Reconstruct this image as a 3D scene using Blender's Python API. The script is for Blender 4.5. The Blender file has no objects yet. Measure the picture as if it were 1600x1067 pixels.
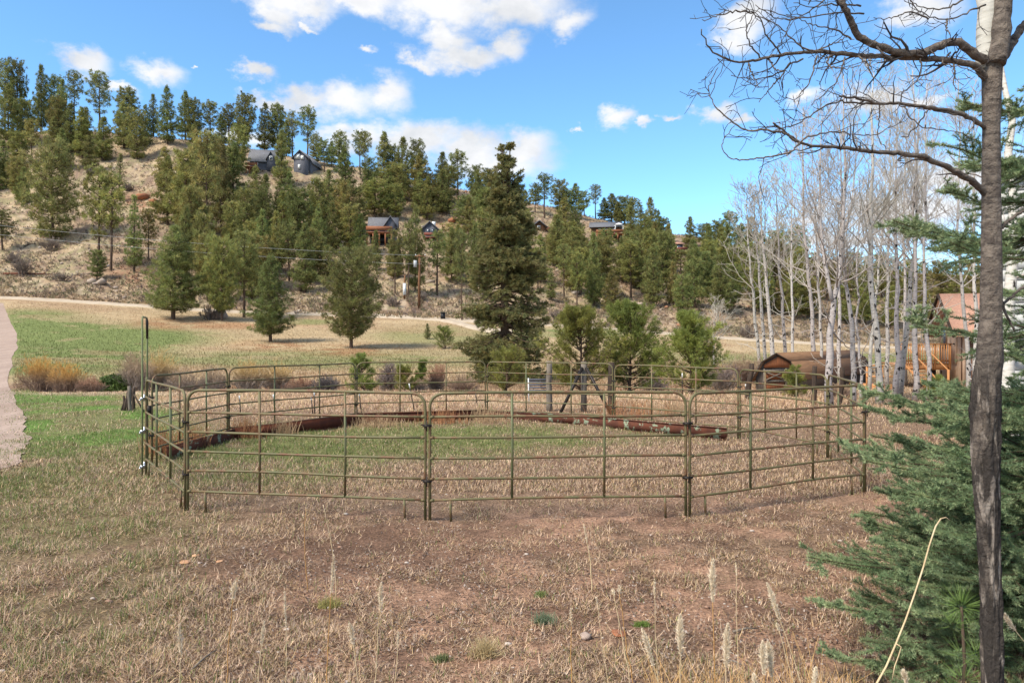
import bpy, math
import numpy as np
from math import radians as R

# ------------------------------------------------------------------ camera, sky, sun
SC = bpy.context.scene
COL = SC.collection
F, HC, HY = 1120.0, 2.23, 523.0          # focal length in photo pixels, eye height, horizon row
cd = bpy.data.cameras.new("camera"); cam = bpy.data.objects.new("camera", cd); COL.objects.link(cam)
cam.location = (0, 0, HC); cam.rotation_euler = (R(90), 0, 0)
cd.sensor_width = 36; cd.lens = F / 1600 * 36; cd.shift_y = -(533.5 - HY) / 1600
cd.clip_start = 0.1; cd.clip_end = 8000
SC.camera = cam
SC.view_settings.view_transform = 'Standard'; SC.view_settings.look = 'None'
SC.view_settings.gamma = 1; SC.view_settings.exposure = 1.08
SC.render.engine = 'CYCLES'
SC.cycles.max_bounces = 6; SC.cycles.diffuse_bounces = 3; SC.cycles.transparent_max_bounces = 4
SUN_EL, SUN_ROT = 50, -128               # sun to the left and behind the camera
sl = bpy.data.lights.new("sun", 'SUN'); sl.energy = 2.9; sl.angle = R(16); sl.color = (1, .93, .81)
so = bpy.data.objects.new("sun", sl); COL.objects.link(so)
sd = np.array([math.sin(R(SUN_ROT)) * math.cos(R(SUN_EL)), math.cos(R(SUN_ROT)) * math.cos(R(SUN_EL)), math.sin(R(SUN_EL))])
from mathutils import Vector, Matrix
so.rotation_euler = Vector(sd).to_track_quat('Z', 'Y').to_euler(); so.location = (0, 0, 60)

W = bpy.data.worlds.new("World"); SC.world = W; W.use_nodes = True
def world():
    nt = W.node_tree; N = nt.nodes; L = nt.links; N.clear()
    def nd(t, **k):
        n = N.new(t)
        for a, b in k.items(): setattr(n, a, b)
        return n
    def vm(op, a, b=None, c=None):
        n = nd('ShaderNodeVectorMath', operation=op)
        for i, v in enumerate((a, b, c)):
            if v is None: continue
            if hasattr(v, 'is_output'): L.new(v, n.inputs[i])
            else: n.inputs[i].default_value = v
        return n.outputs['Value'] if op in ('LENGTH', 'DOT_PRODUCT') else n.outputs[0]
    def m(op, a, b=None, c=None, clamp=False):
        n = nd('ShaderNodeMath', operation=op); n.use_clamp = clamp
        for i, v in enumerate((a, b, c)):
            if v is None: continue
            if hasattr(v, 'is_output'): L.new(v, n.inputs[i])
            else: n.inputs[i].default_value = v
        return n.outputs[0]
    tc = nd('ShaderNodeTexCoord'); D = tc.outputs['Generated']
    def noise(vec, scale, detail, rough):
        n = nd('ShaderNodeTexNoise'); n.inputs['Scale'].default_value = scale
        n.inputs['Detail'].default_value = detail; n.inputs['Roughness'].default_value = rough
        L.new(vec, n.inputs['Vector']); return n
    sq = vm('MULTIPLY', D, (1, 1, 1.5))
    n1 = noise(sq, 9, 6, .6); n2 = noise(sq, 26, 7, .62)
    off = vm('MULTIPLY', vm('SUBTRACT', n1.outputs['Color'], (.5, .5, .5)), (.075, .0, .05))
    off2 = vm('MULTIPLY', vm('SUBTRACT', n2.outputs['Color'], (.5, .5, .5)), (.045, .0, .035))
    DD = vm('ADD', D, vm('ADD', off, off2))
    blobs = [(470,8,80,26),(570,-2,100,24),(690,12,115,38),(800,8,115,40),(885,30,50,26),(432,20,42,24),(418,40,30,9),
      (700,58,40,24),(720,84,85,22),(792,72,30,24),(655,90,32,12),(480,38,14,6),(570,74,20,7),(397,108,25,14),
      (130,102,50,24),(258,116,40,30),(318,102,6,4),(188,140,26,9),(470,150,60,22),(545,160,75,36),(612,150,38,36),(418,150,34,15),
      (560,215,80,22),(650,222,110,36),(735,240,90,44),(818,228,52,34),(780,255,95,34),(525,232,40,15),(385,215,60,20),
      (970,186,27,19),(1002,196,14,9),(1040,190,16,8),(1112,178,38,16),(1152,187,24,8),(900,203,12,5),
      (1165,30,45,38),(1150,62,34,20),(1435,28,66,34),(1400,46,34,22),(1262,148,36,15),(1360,150,54,22),(1440,152,40,12),
      (1420,330,150,46),(1500,275,100,44),(1330,375,130,20),(1255,345,50,12),(1600,300,80,60),
      (-300,60,160,60),(1900,100,200,90),(2300,-100,300,80),(-700,200,240,60)]
    acc = None
    for (px, py, rx, ry) in blobs:
        v = Vector(((px - 800) / F, 1, (HY - py) / F)); ln = v.length; v.normalize()
        rr = rx / F / ln * 1.16; rz = ry / F / ln * 1.1
        l = vm('LENGTH', vm('MULTIPLY', vm('SUBTRACT', DD, tuple(v)), (1 / rr, .35 / rr, 1 / rz)))
        acc = l if acc is None else m('SMOOTH_MIN', acc, l, .25)
    dens = m('SUBTRACT', 1.0, acc)
    dens = m('ADD', dens, m('MULTIPLY', m('SUBTRACT', n2.outputs['Fac'], .5), 1.1))
    # clouds over the rest of the dome, behind and above the camera
    sx = nd('ShaderNodeSeparateXYZ'); L.new(D, sx.inputs[0])
    n3 = noise(sq, 2.6, 6, .55)
    hi = m('SMOOTHSTEP', sx.outputs['Z'], .5, .7) if False else None
    mr = nd('ShaderNodeMapRange', interpolation_type='SMOOTHSTEP'); L.new(sx.outputs['Z'], mr.inputs[0])
    mr.inputs[1].default_value = .50; mr.inputs[2].default_value = .72
    mb = nd('ShaderNodeMapRange', interpolation_type='SMOOTHSTEP'); L.new(sx.outputs['Y'], mb.inputs[0])
    mb.inputs[1].default_value = .35; mb.inputs[2].default_value = .0
    gen = m('MULTIPLY', m('MAXIMUM', mr.outputs[0], mb.outputs[0]), m('MULTIPLY', m('SUBTRACT', n3.outputs['Fac'], .44), 7.0, clamp=True))
    cov = nd('ShaderNodeMapRange', interpolation_type='SMOOTHSTEP'); L.new(dens, cov.inputs[0])
    cov.inputs[1].default_value = -.02; cov.inputs[2].default_value = .8
    cover = m('MAXIMUM', m('MULTIPLY', cov.outputs[0], .97), m('MULTIPLY', gen, .9))
    sky = nd('ShaderNodeTexSky', sky_type='NISHITA'); sky.sun_disc = False
    sky.sun_elevation = R(SUN_EL); sky.sun_rotation = R(SUN_ROT); sky.altitude = 2300; sky.air_density = 1.0; sky.dust_density = 1.5; sky.ozone_density = 1.5
    skc = nd('ShaderNodeMix', data_type='RGBA', blend_type='MULTIPLY'); skc.inputs[0].default_value = 1
    L.new(sky.outputs[0], skc.inputs[6]); skc.inputs[7].default_value = (.98, 1.38, 1.50, 1)
    # cloud colour: thick parts white, thin folds a cool grey
    cr = nd('ShaderNodeValToRGB'); L.new(n1.outputs['Fac'], cr.inputs[0])
    cr.color_ramp.elements[0].position = .36; cr.color_ramp.elements[0].color = (3.9, 4.0, 4.15, 1)
    cr.color_ramp.elements[1].position = .56; cr.color_ramp.elements[1].color = (5.1, 5.1, 5.15, 1)
    mx = nd('ShaderNodeMix', data_type='RGBA'); L.new(cover, mx.inputs[0]); L.new(skc.outputs[2], mx.inputs[6]); L.new(cr.outputs[0], mx.inputs[7])
    bg = nd('ShaderNodeBackground'); bg.inputs[1].default_value = .095; L.new(mx.outputs[2], bg.inputs[0])
    out = nd('ShaderNodeOutputWorld'); L.new(bg.outputs[0], out.inputs[0])
world()

# ------------------------------------------------------------------ helpers
rng = np.random.default_rng(7)
def hsh(ix, iy, s):
    h = (ix.astype(np.int64) * 374761393 + iy.astype(np.int64) * 668265263 + s * 974711) & 0xffffffff
    h = ((h ^ (h >> 13)) * 1274126177) & 0xffffffff
    return ((h ^ (h >> 16)) & 0xffff) / 65535.0
def vnoise(x, y, s=0):
    x = np.asarray(x, float); y = np.asarray(y, float)
    ix = np.floor(x); iy = np.floor(y); fx = x - ix; fy = y - iy
    fx = fx * fx * (3 - 2 * fx); fy = fy * fy * (3 - 2 * fy); ix = ix.astype(np.int64); iy = iy.astype(np.int64)
    a = hsh(ix, iy, s); b = hsh(ix + 1, iy, s); c = hsh(ix, iy + 1, s); d = hsh(ix + 1, iy + 1, s)
    return (a * (1 - fx) + b * fx) * (1 - fy) + (c * (1 - fx) + d * fx) * fy
def fbm(x, y, s=0, o=4):
    t = 0; a = .5; n = 0
    for k in range(o): t = t + a * vnoise(x * 2 ** k, y * 2 ** k, s + k * 17); n += a; a *= .55
    return t / n
def sstep(a, b, x): t = np.clip((x - a) / (b - a), 0, 1); return t * t * (3 - 2 * t)

def link(o, parent=None):
    COL.objects.link(o)
    if parent is not None: o.parent = parent
    return o
def tag(o, label=None, cat=None, group=None, kind=None):
    if label: o['label'] = label
    if cat: o['category'] = cat
    if group: o['group'] = group
    if kind: o['kind'] = kind
    return o
def thing(name, label, cat, loc=(0, 0, 0), rz=0, group=None):
    o = bpy.data.objects.new(name, None); o.location = loc; o.rotation_euler = (0, 0, rz); o.empty_display_size = .1
    link(o); return tag(o, label, cat, group)

def mesh_np(name, V, faces, mat, parent=None, col=None, smooth=False):
    """V (n,3); faces list of int arrays (m,k); col (n,3) optional -> point colour attribute."""
    V = np.ascontiguousarray(V, dtype=np.float32)
    me = bpy.data.meshes.new(name)
    me.vertices.add(len(V)); me.vertices.foreach_set('co', V.ravel())
    faces = [np.asarray(f, dtype=np.int32) for f in faces if len(f)]
    nl = sum(f.size for f in faces); npol = sum(len(f) for f in faces)
    me.loops.add(nl); me.polygons.add(npol)
    me.loops.foreach_set('vertex_index', np.concatenate([f.ravel() for f in faces]))
    tot = np.concatenate([np.full(len(f), f.shape[1], np.int32) for f in faces])
    st = np.concatenate([[0], np.cumsum(tot)[:-1]]).astype(np.int32)
    me.polygons.foreach_set('loop_start', st); me.polygons.foreach_set('loop_total', tot)
    if smooth: me.polygons.foreach_set('use_smooth', np.ones(npol, bool))
    if col is not None:
        a = me.color_attributes.new('col', 'FLOAT_COLOR', 'POINT')
        c4 = np.ones((len(V), 4), np.float32); c4[:, :3] = col; a.data.foreach_set('color', c4.ravel())
    me.update(); me.validate()
    if mat: me.materials.append(mat)
    return link(bpy.data.objects.new(name, me), parent)

class MB:
    """collects shapes for ONE mesh object"""
    def __init__(s): s.v = []; s.q = []; s.t = []; s.c = []; s.n = 0; s.hc = False
    def add(s, V, quads=None, tris=None, col=None):
        V = np.asarray(V, float); s.v.append(V)
        if quads is not None and len(quads): s.q.append(np.asarray(quads) + s.n)
        if tris is not None and len(tris): s.t.append(np.asarray(tris) + s.n)
        c = np.ones((len(V), 3)) if col is None else np.broadcast_to(np.asarray(col, float), (len(V), 3))
        if col is not None: s.hc = True
        s.c.append(c); s.n += len(V); return s
    def box(s, c, size, rz=0, tilt=None, col=None, jit=0):
        x, y, z = [k / 2 for k in size]
        P = np.array([[-x,-y,-z],[x,-y,-z],[x,y,-z],[-x,y,-z],[-x,-y,z],[x,-y,z],[x,y,z],[-x,y,z]])
        if jit: P = P + np.random.default_rng(s.n).uniform(-jit, jit, P.shape)
        if tilt is not None:
            M = np.array(Matrix.Rotation(tilt[0], 3, 'X') @ Matrix.Rotation(tilt[1], 3, 'Y')); P = P @ M.T
        if rz: ca, sa = math.cos(rz), math.sin(rz); P = P @ np.array([[ca, sa, 0], [-sa, ca, 0], [0, 0, 1]])
        return s.add(P + np.array(c), [[0,3,2,1],[4,5,6,7],[0,1,5,4],[1,2,6,5],[2,3,7,6],[3,0,4,7]], col=col)
    def tube(s, pts, r, n=8, col=None, cap=True):
        P = np.asarray(pts, float)[None]; Rr = np.broadcast_to(np.asarray(r, float), (P.shape[1],))[None]
        V, Q = tubes(P, Rr, n); s.add(V, Q, col=col)
        if cap:
            m = P.shape[1]; b = s.n - len(V)
            for k, rev in ((0, True), (m - 1, False)):
                i0 = [b - 0 + k * n + j for j in range(n)]
                if rev: i0 = i0[::-1]
                cpt = P[0, k]; s.v.append(cpt[None]); s.c.append(np.ones((1, 3)) if col is None else np.broadcast_to(np.asarray(col, float), (1, 3)))
                ci = s.n; s.n += 1
                s.t.append(np.array([[i0[j], i0[(j + 1) % n], ci] for j in range(n)]))
        return s
    def poly(s, pts, thick, axis=(0, 0, 1), col=None):
        """prism: polygon pts (n,3) pushed by axis*thick"""
        P = np.asarray(pts, float); n = len(P); Q = P + np.array(axis) * thick
        cc = P.mean(0); V = np.vstack([P, Q, cc[None], (cc + np.array(axis) * thick)[None]])
        tr = []; qd = []
        for j in range(n):
            k = (j + 1) % n; tr += [[k, j, 2 * n], [n + j, n + k, 2 * n + 1]]; qd.append([j, k, n + k, n + j])
        return s.add(V, qd, tr, col)
    def build(s, name, mat, parent=None, smooth=False):
        V = np.vstack(s.v); C = np.vstack(s.c); fs = []
        if s.q: fs.append(np.vstack(s.q))
        if s.t: fs.append(np.vstack(s.t))
        return mesh_np(name, V, fs, mat, parent, C if s.hc else None, smooth)

def tubes(P, Rr, n=3):
    """P (N,K,3), Rr (N,K) -> verts, quads of N tubes"""
    N_, K, _ = P.shape
    T = np.empty_like(P); T[:, 1:-1] = P[:, 2:] - P[:, :-2] if K > 2 else T[:, 1:-1]; T[:, 0] = P[:, 1] - P[:, 0]; T[:, -1] = P[:, -1] - P[:, -2]
    T /= np.linalg.norm(T, axis=2, keepdims=True) + 1e-9
    sc_ = np.abs(T).max(1) + np.array([.02, .01, 0]); ref = np.eye(3)[np.argmin(sc_, 1)][:, None, :]
    A = np.cross(T, np.broadcast_to(ref, T.shape)); A /= np.linalg.norm(A, axis=2, keepdims=True) + 1e-9
    B = np.cross(T, A)
    th = np.arange(n) * 2 * math.pi / n
    V = P[:, :, None, :] + Rr[:, :, None, None] * (A[:, :, None, :] * np.cos(th)[None, None, :, None] + B[:, :, None, :] * np.sin(th)[None, None, :, None])
    V = V.reshape(-1, 3)
    i = np.arange(N_)[:, None, None] * K * n; k = np.arange(K - 1)[None, :, None] * n; j = np.arange(n)[None, None, :]
    j2 = (j + 1) % n
    a = i + k + j; b = i + k + j2; c = b + n; d = a + n
    return V, np.stack([a, b, c, d], -1).reshape(-1, 4)

def grow(P, Rr, n, t0, t1, length, ang, up, K, rg, r_ratio=.6, rmin=.003, wob=.08, taper=.35, flat=None):
    """children of chains: n per chain between fractions t0..t1; length: fn(t, parentlen) ; returns P2,R2"""
    N_, K0, _ = P.shape
    t = rg.uniform(t0, t1, (N_, n)); t.sort(1)
    f = t * (K0 - 1); i = np.minimum(f.astype(int), K0 - 2); fr = (f - i)[..., None]
    idx = np.arange(N_)[:, None]
    base = P[idx, i] * (1 - fr) + P[idx, i + 1] * fr
    rad = Rr[idx, i] * (1 - fr[..., 0]) + Rr[idx, i + 1] * fr[..., 0]
    tan = P[idx, i + 1] - P[idx, i]; tan /= np.linalg.norm(tan, axis=2, keepdims=True) + 1e-9
    plen = np.linalg.norm(np.diff(P, axis=1), axis=2).sum(1)[:, None]
    rnd = rg.normal(size=tan.shape)
    if flat is not None:    # laterals alternate left/right in a nearly horizontal plane
        side = np.cross(tan, np.array([0, 0, 1.])); side /= np.linalg.norm(side, axis=2, keepdims=True) + 1e-9
        sg = np.where(rg.random((N_, n)) < .5, -1, 1)[..., None]
        rnd = side * sg + rg.normal(size=tan.shape) * flat
    perp = rnd - (rnd * tan).sum(2, keepdims=True) * tan; perp /= np.linalg.norm(perp, axis=2, keepdims=True) + 1e-9
    a = rg.uniform(ang[0], ang[1], (N_, n))[..., None]
    d = tan * np.cos(a) + perp * np.sin(a)
    Ln = length(t, plen) * rg.uniform(.65, 1.2, (N_, n))
    M = N_ * n
    base = base.reshape(M, 3); d = d.reshape(M, 3); Ln = Ln.reshape(M); rad = rad.reshape(M)
    out = np.empty((M, K, 3)); out[:, 0] = base; cur = base.copy(); dd = d.copy()
    for k in range(1, K):
        dd = dd + np.array([0, 0, up]) / (K - 1) + rg.normal(size=dd.shape) * wob
        dd /= np.linalg.norm(dd, axis=1, keepdims=True)
        cur = cur + dd * (Ln / (K - 1))[:, None]; out[:, k] = cur
    r0 = np.maximum(np.minimum(rad * r_ratio, Ln * .03 + rmin), rmin)
    RR = r0[:, None] * np.linspace(1, taper, K)[None]; RR = np.maximum(RR, rmin * .8)
    return out, RR

def bursts(C, m, length, width, rg, up=.3, out=None, spread=1.0, jl=.35, start=.05):
    """C (N,3) clump centres -> m thin blades radiating from each. returns V, tris, clump index per vertex"""
    N_ = len(C); d = rg.normal(size=(N_, m, 3)) * spread
    if out is not None: d = d + out[:, None, :]
    d[..., 2] += up; d /= np.linalg.norm(d, axis=2, keepdims=True) + 1e-9
    p = np.cross(d, rg.normal(size=d.shape)); p /= np.linalg.norm(p, axis=2, keepdims=True) + 1e-9
    L_ = (np.asarray(length).reshape(-1, 1) * np.ones((N_, m)) * rg.uniform(1 - jl, 1 + jl, (N_, m)))[..., None]
    w = (np.asarray(width).reshape(-1, 1) * np.ones((N_, m)))[..., None]
    b = C[:, None, :] + d * L_ * start
    V = np.stack([b - p * w / 2 + d * L_ * .25, b + p * w / 2 + d * L_ * .25, C[:, None, :] + d * L_], 2)
    V = V.reshape(-1, 3); n = N_ * m
    return V, np.arange(n * 3).reshape(-1, 3), np.repeat(np.arange(N_), m * 3)

# ------------------------------------------------------------------ materials
def newmat(name):
    m = bpy.data.materials.new(name); m.use_nodes = True
    return m, m.node_tree.nodes, m.node_tree.links, m.node_tree.nodes['Principled BSDF']
def surf(name, c1, c2=None, scale=8, rough=.8, metal=0, bump=.0, detail=5, stretch=(1, 1, 1), lo=.35, hi=.65, c3=None, scale3=2, lo3=.5, hi3=.6, spec=.25, randv=0, attr=False):
    m, N, L, b = newmat(name)
    tc = N.new('ShaderNodeTexCoord'); mp = N.new('ShaderNodeMapping'); mp.inputs['Scale'].default_value = stretch
    L.new(tc.outputs['Object'], mp.inputs[0])
    nz = N.new('ShaderNodeTexNoise'); nz.inputs['Scale'].default_value = scale; nz.inputs['Detail'].default_value = detail; nz.inputs['Roughness'].default_value = .65
    L.new(mp.outputs[0], nz.inputs['Vector'])
    cr = N.new('ShaderNodeValToRGB'); L.new(nz.outputs['Fac'], cr.inputs[0])
    c2 = c2 or tuple(k * .75 for k in c1)
    cr.color_ramp.elements[0].position = lo; cr.color_ramp.elements[0].color = (*c2, 1)
    cr.color_ramp.elements[1].position = hi; cr.color_ramp.elements[1].color = (*c1, 1)
    out = cr.outputs[0]
    if c3:
        n3 = N.new('ShaderNodeTexNoise'); n3.inputs['Scale'].default_value = scale3; n3.inputs['Detail'].default_value = 6; n3.inputs['Roughness'].default_value = .7
        L.new(mp.outputs[0], n3.inputs['Vector'])
        r3 = N.new('ShaderNodeMapRange'); L.new(n3.outputs['Fac'], r3.inputs[0]); r3.inputs[1].default_value = lo3; r3.inputs[2].default_value = hi3
        mx = N.new('ShaderNodeMix'); mx.data_type = 'RGBA'; L.new(r3.outputs[0], mx.inputs[0]); L.new(out, mx.inputs[6]); mx.inputs[7].default_value = (*c3, 1); out = mx.outputs[2]
    if attr:
        at = N.new('ShaderNodeAttribute'); at.attribute_name = 'col'
        mx = N.new('ShaderNodeMix'); mx.data_type = 'RGBA'; mx.blend_type = 'MULTIPLY'; mx.inputs[0].default_value = 1
        L.new(out, mx.inputs[6]); L.new(at.outputs['Color'], mx.inputs[7]); out = mx.outputs[2]
    if randv:
        oi = N.new('ShaderNodeObjectInfo'); hs = N.new('ShaderNodeHueSaturation')
        r = N.new('ShaderNodeMapRange'); L.new(oi.outputs['Random'], r.inputs[0]); r.inputs[3].default_value = 1 - randv; r.inputs[4].default_value = 1 + randv
        L.new(r.outputs[0], hs.inputs['Value']); 
        m7 = N.new('ShaderNodeMath'); m7.operation = 'MULTIPLY'; m7.inputs[1].default_value = 7.31; L.new(oi.outputs['Random'], m7.inputs[0])
        fr = N.new('ShaderNodeMath'); fr.operation = 'FRACT'; L.new(m7.outputs[0], fr.inputs[0])
        r2 = N.new('ShaderNodeMapRange'); L.new(fr.outputs[0], r2.inputs[0]); r2.inputs[3].default_value = .47; r2.inputs[4].default_value = .515
        L.new(r2.outputs[0], hs.inputs['Hue']); L.new(out, hs.inputs['Color']); out = hs.outputs[0]
    L.new(out, b.inputs['Base Color'])
    b.inputs['Roughness'].default_value = rough; b.inputs['Metallic'].default_value = metal; b.inputs['Specular IOR Level'].default_value = spec
    if bump:
        bp = N.new('ShaderNodeBump'); bp.inputs['Strength'].default_value = bump; bp.inputs['Distance'].default_value = .02
        L.new(nz.outputs['Fac'], bp.inputs['Height']); L.new(bp.outputs[0], b.inputs['Normal'])
    return m
def foliage(name, c1, c2, randv=.2, trans=.25, scale=1.2):
    """needles or blades; vertex colour 'col' multiplies (clump to clump variation)"""
    m = surf(name, c1, c2, scale=scale, rough=.62, randv=randv, attr=True, spec=.3, lo=.4, hi=.6)
    N, L = m.node_tree.nodes, m.node_tree.links; b = N['Principled BSDF']; o = N['Material Output']
    t = N.new('ShaderNodeBsdfTranslucent'); mx = N.new('ShaderNodeMixShader'); mx.inputs[0].default_value = trans
    src = b.inputs['Base Color'].links[0].from_socket; L.new(src, t.inputs[0])
    L.new(b.outputs[0], mx.inputs[1]); L.new(t.outputs[0], mx.inputs[2]); L.new(mx.outputs[0], o.inputs[0]); return m
def aspen_bark(name, base, base2, dark, dens=.5, knots=.55):
    m = surf(name, base, base2, scale=3, rough=.75, stretch=(2, 2, 9), bump=.3, randv=.16)
    N, L = m.node_tree.nodes, m.node_tree.links; b = N['Principled BSDF']; src = b.inputs['Base Color'].links[0].from_socket
    tc = N.new('ShaderNodeTexCoord'); mp = N.new('ShaderNodeMapping'); mp.inputs['Scale'].default_value = (9, 9, 5.5); L.new(tc.outputs['Object'], mp.inputs[0])
    vo = N.new('ShaderNodeTexNoise'); vo.inputs['Scale'].default_value = 1.0; vo.inputs['Detail'].default_value = 3; L.new(mp.outputs[0], vo.inputs['Vector'])
    mr = N.new('ShaderNodeMapRange'); L.new(vo.outputs['Fac'], mr.inputs[0]); mr.inputs[1].default_value = knots + .07; mr.inputs[2].default_value = knots + .11
    mp2 = N.new('ShaderNodeMapping'); mp2.inputs['Scale'].default_value = (7, 7, 60); L.new(tc.outputs['Object'], mp2.inputs[0])
    n2 = N.new('ShaderNodeTexNoise'); n2.inputs['Scale'].default_value = 1; n2.inputs['Detail'].default_value = 3; L.new(mp2.outputs[0], n2.inputs['Vector'])
    mr2 = N.new('ShaderNodeMapRange'); L.new(n2.outputs['Fac'], mr2.inputs[0]); mr2.inputs[1].default_value = .6; mr2.inputs[2].default_value = .68; mr2.inputs[4].default_value = dens
    mxm = N.new('ShaderNodeMath'); mxm.operation = 'MAXIMUM'; L.new(mr.outputs[0], mxm.inputs[0]); L.new(mr2.outputs[0], mxm.inputs[1])
    mx = N.new('ShaderNodeMix'); mx.data_type = 'RGBA'; L.new(mxm.outputs[0], mx.inputs[0]); L.new(src, mx.inputs[6]); mx.inputs[7].default_value = (*dark, 1)
    L.new(mx.outputs[2], b.inputs['Base Color']); return m

M = dict(
  rail = surf('olive_pipe', (.165, .128, .058), (.10, .10, .042), scale=2.2, rough=.6, metal=.1, c3=(.15, .07, .036), scale3=4.5, lo3=.48, hi3=.62, spec=.4, bump=.1),
  green = surf('green_pipe', (.10, .125, .058), (.125, .108, .046), scale=3, rough=.55, metal=.1, c3=(.18, .1, .05), scale3=4, lo3=.56, hi3=.66, spec=.4),
  dkmetal = surf('dark_metal', (.04, .032, .028), scale=10, rough=.5, metal=.5),
  silver = surf('silver_clamp', (.55, .57, .6), scale=20, rough=.3, metal=.9),
  rust = surf('rusty_beam', (.125, .036, .019), (.075, .024, .015), scale=6, rough=.9, bump=.3, stretch=(1, 1, .6)),
  rustg = surf('rusty_beam_flaking_green', (.13, .044, .024), (.075, .027, .018), scale=5, rough=.9, bump=.3, c3=(.24, .28, .19), scale3=4.6, lo3=.55, hi3=.59),
  greywood = surf('weathered_wood', (.23, .19, .15), (.11, .09, .075), scale=6, stretch=(6, 6, 1), rough=.9, bump=.4),
  dkwood = surf('dark_wood', (.075, .05, .035), (.03, .022, .018), scale=5, stretch=(6, 6, 1), rough=.9, bump=.4),
  barnwood = surf('rusty_barn_board', (.30, .105, .04), (.15, .06, .03), scale=3, stretch=(8, 8, .7), rough=.85, bump=.4),
  barngrey = surf('grey_barn_board', (.16, .13, .11), (.07, .055, .045), scale=3, stretch=(8, 8, .7), rough=.85, bump=.4),
  barnroof = surf('brown_shingle', (.225, .125, .068), (.13, .072, .042), scale=2.4, stretch=(.6, .6, 14), rough=.9, bump=.3),
  deck = surf('orange_deck_wood', (.62, .29, .11), (.44, .19, .07), scale=5, rough=.6, stretch=(4, 4, 1)),
  tan = surf('tan_siding', (.58, .41, .29), (.46, .31, .21), scale=4, rough=.8),
  brownwall = surf('brown_siding', (.2, .11, .07), (.14, .075, .05), scale=4, rough=.8),
  redroof = surf('red_shingle', (.52, .30, .21), (.38, .2, .14), scale=14, rough=.9),
  whitewall = surf('pale_siding', (.55, .54, .52), (.44, .43, .41), scale=3, stretch=(1, 1, 25), rough=.7),
  greywall = surf('grey_blue_siding', (.13, .13, .15), (.1, .1, .12), scale=2, rough=.8),
  slateroof = surf('grey_shingle', (.16, .16, .175), (.11, .11, .12), scale=3, rough=.85),
  logwall = surf('brown_log', (.22, .10, .05), (.13, .06, .03), scale=3, stretch=(.6, .6, 8), rough=.8),
  glass = surf('window_glass', (.05, .06, .08), (.1, .12, .15), scale=1, rough=.12, spec=.8),
  white = surf('white_trim', (.75, .75, .74), (.65, .65, .64), scale=3, rough=.5),
  black = surf('black_plastic_and_porch_shade', (.018, .018, .02), scale=8, rough=.35),
  pole = surf('utility_pole_wood', (.2, .095, .045), (.13, .065, .035), scale=3, stretch=(5, 5, .6), rough=.85),
  pinetrunk = surf('pine_bark', (.13, .082, .055), (.06, .04, .03), scale=5, stretch=(3, 3, .8), rough=.95, bump=.4),
  twig = surf('grey_twig', (.50, .45, .385), (.34, .295, .245), scale=3, rough=.85, randv=.15),
  twigdark = surf('dark_twig', (.085, .07, .065), (.05, .042, .04), scale=12, rough=.8),
  aspen = aspen_bark('aspen_bark', (.50, .455, .415), (.35, .315, .285), (.02, .017, .016), .55, .52),
  aspenw = aspen_bark('aspen_bark_pale', (.62, .58, .52), (.48, .44, .38), (.05, .04, .035), .6, .6),
  rock = surf('pale_rock', (.42, .33, .27), (.3, .22, .18), scale=5, rough=.9, bump=.4),
  redrock = surf('red_rock', (.34, .13, .06), (.2, .09, .055), scale=1.5, rough=.95, bump=.5),
  straw = surf('dry_straw', (.66, .52, .32), (.5, .36, .2), scale=10, rough=.7),
  gold = surf('golden_straw', (.5, .27, .09), (.38, .2, .07), scale=10, rough=.7),
  seed = surf('seed_head', (.88, .76, .58), (.74, .6, .43), scale=30, rough=.8),
)
F_PINE = foliage('pine_needles', (.25, .27, .095), (.175, .20, .07), .26, .42)
F_PINE2 = foliage('pine_needles_olive', (.31, .30, .10), (.22, .228, .076), .2, .42)
F_YOUNG = foliage('young_pine_needles', (.27, .295, .08), (.18, .215, .06), .12, .4)
F_SPRUCE = foliage('old_spruce_needles', (.235, .225, .095), (.155, .165, .074), 0, .38, scale=.6)
F_BLUE = foliage('blue_spruce_needles', (.26, .335, .175), (.165, .235, .115), 0, .3, scale=2.5)
F_GRASS = foliage('grass_blades', (1, 1, 1), (.85, .85, .85), 0, .3, scale=3)

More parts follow.
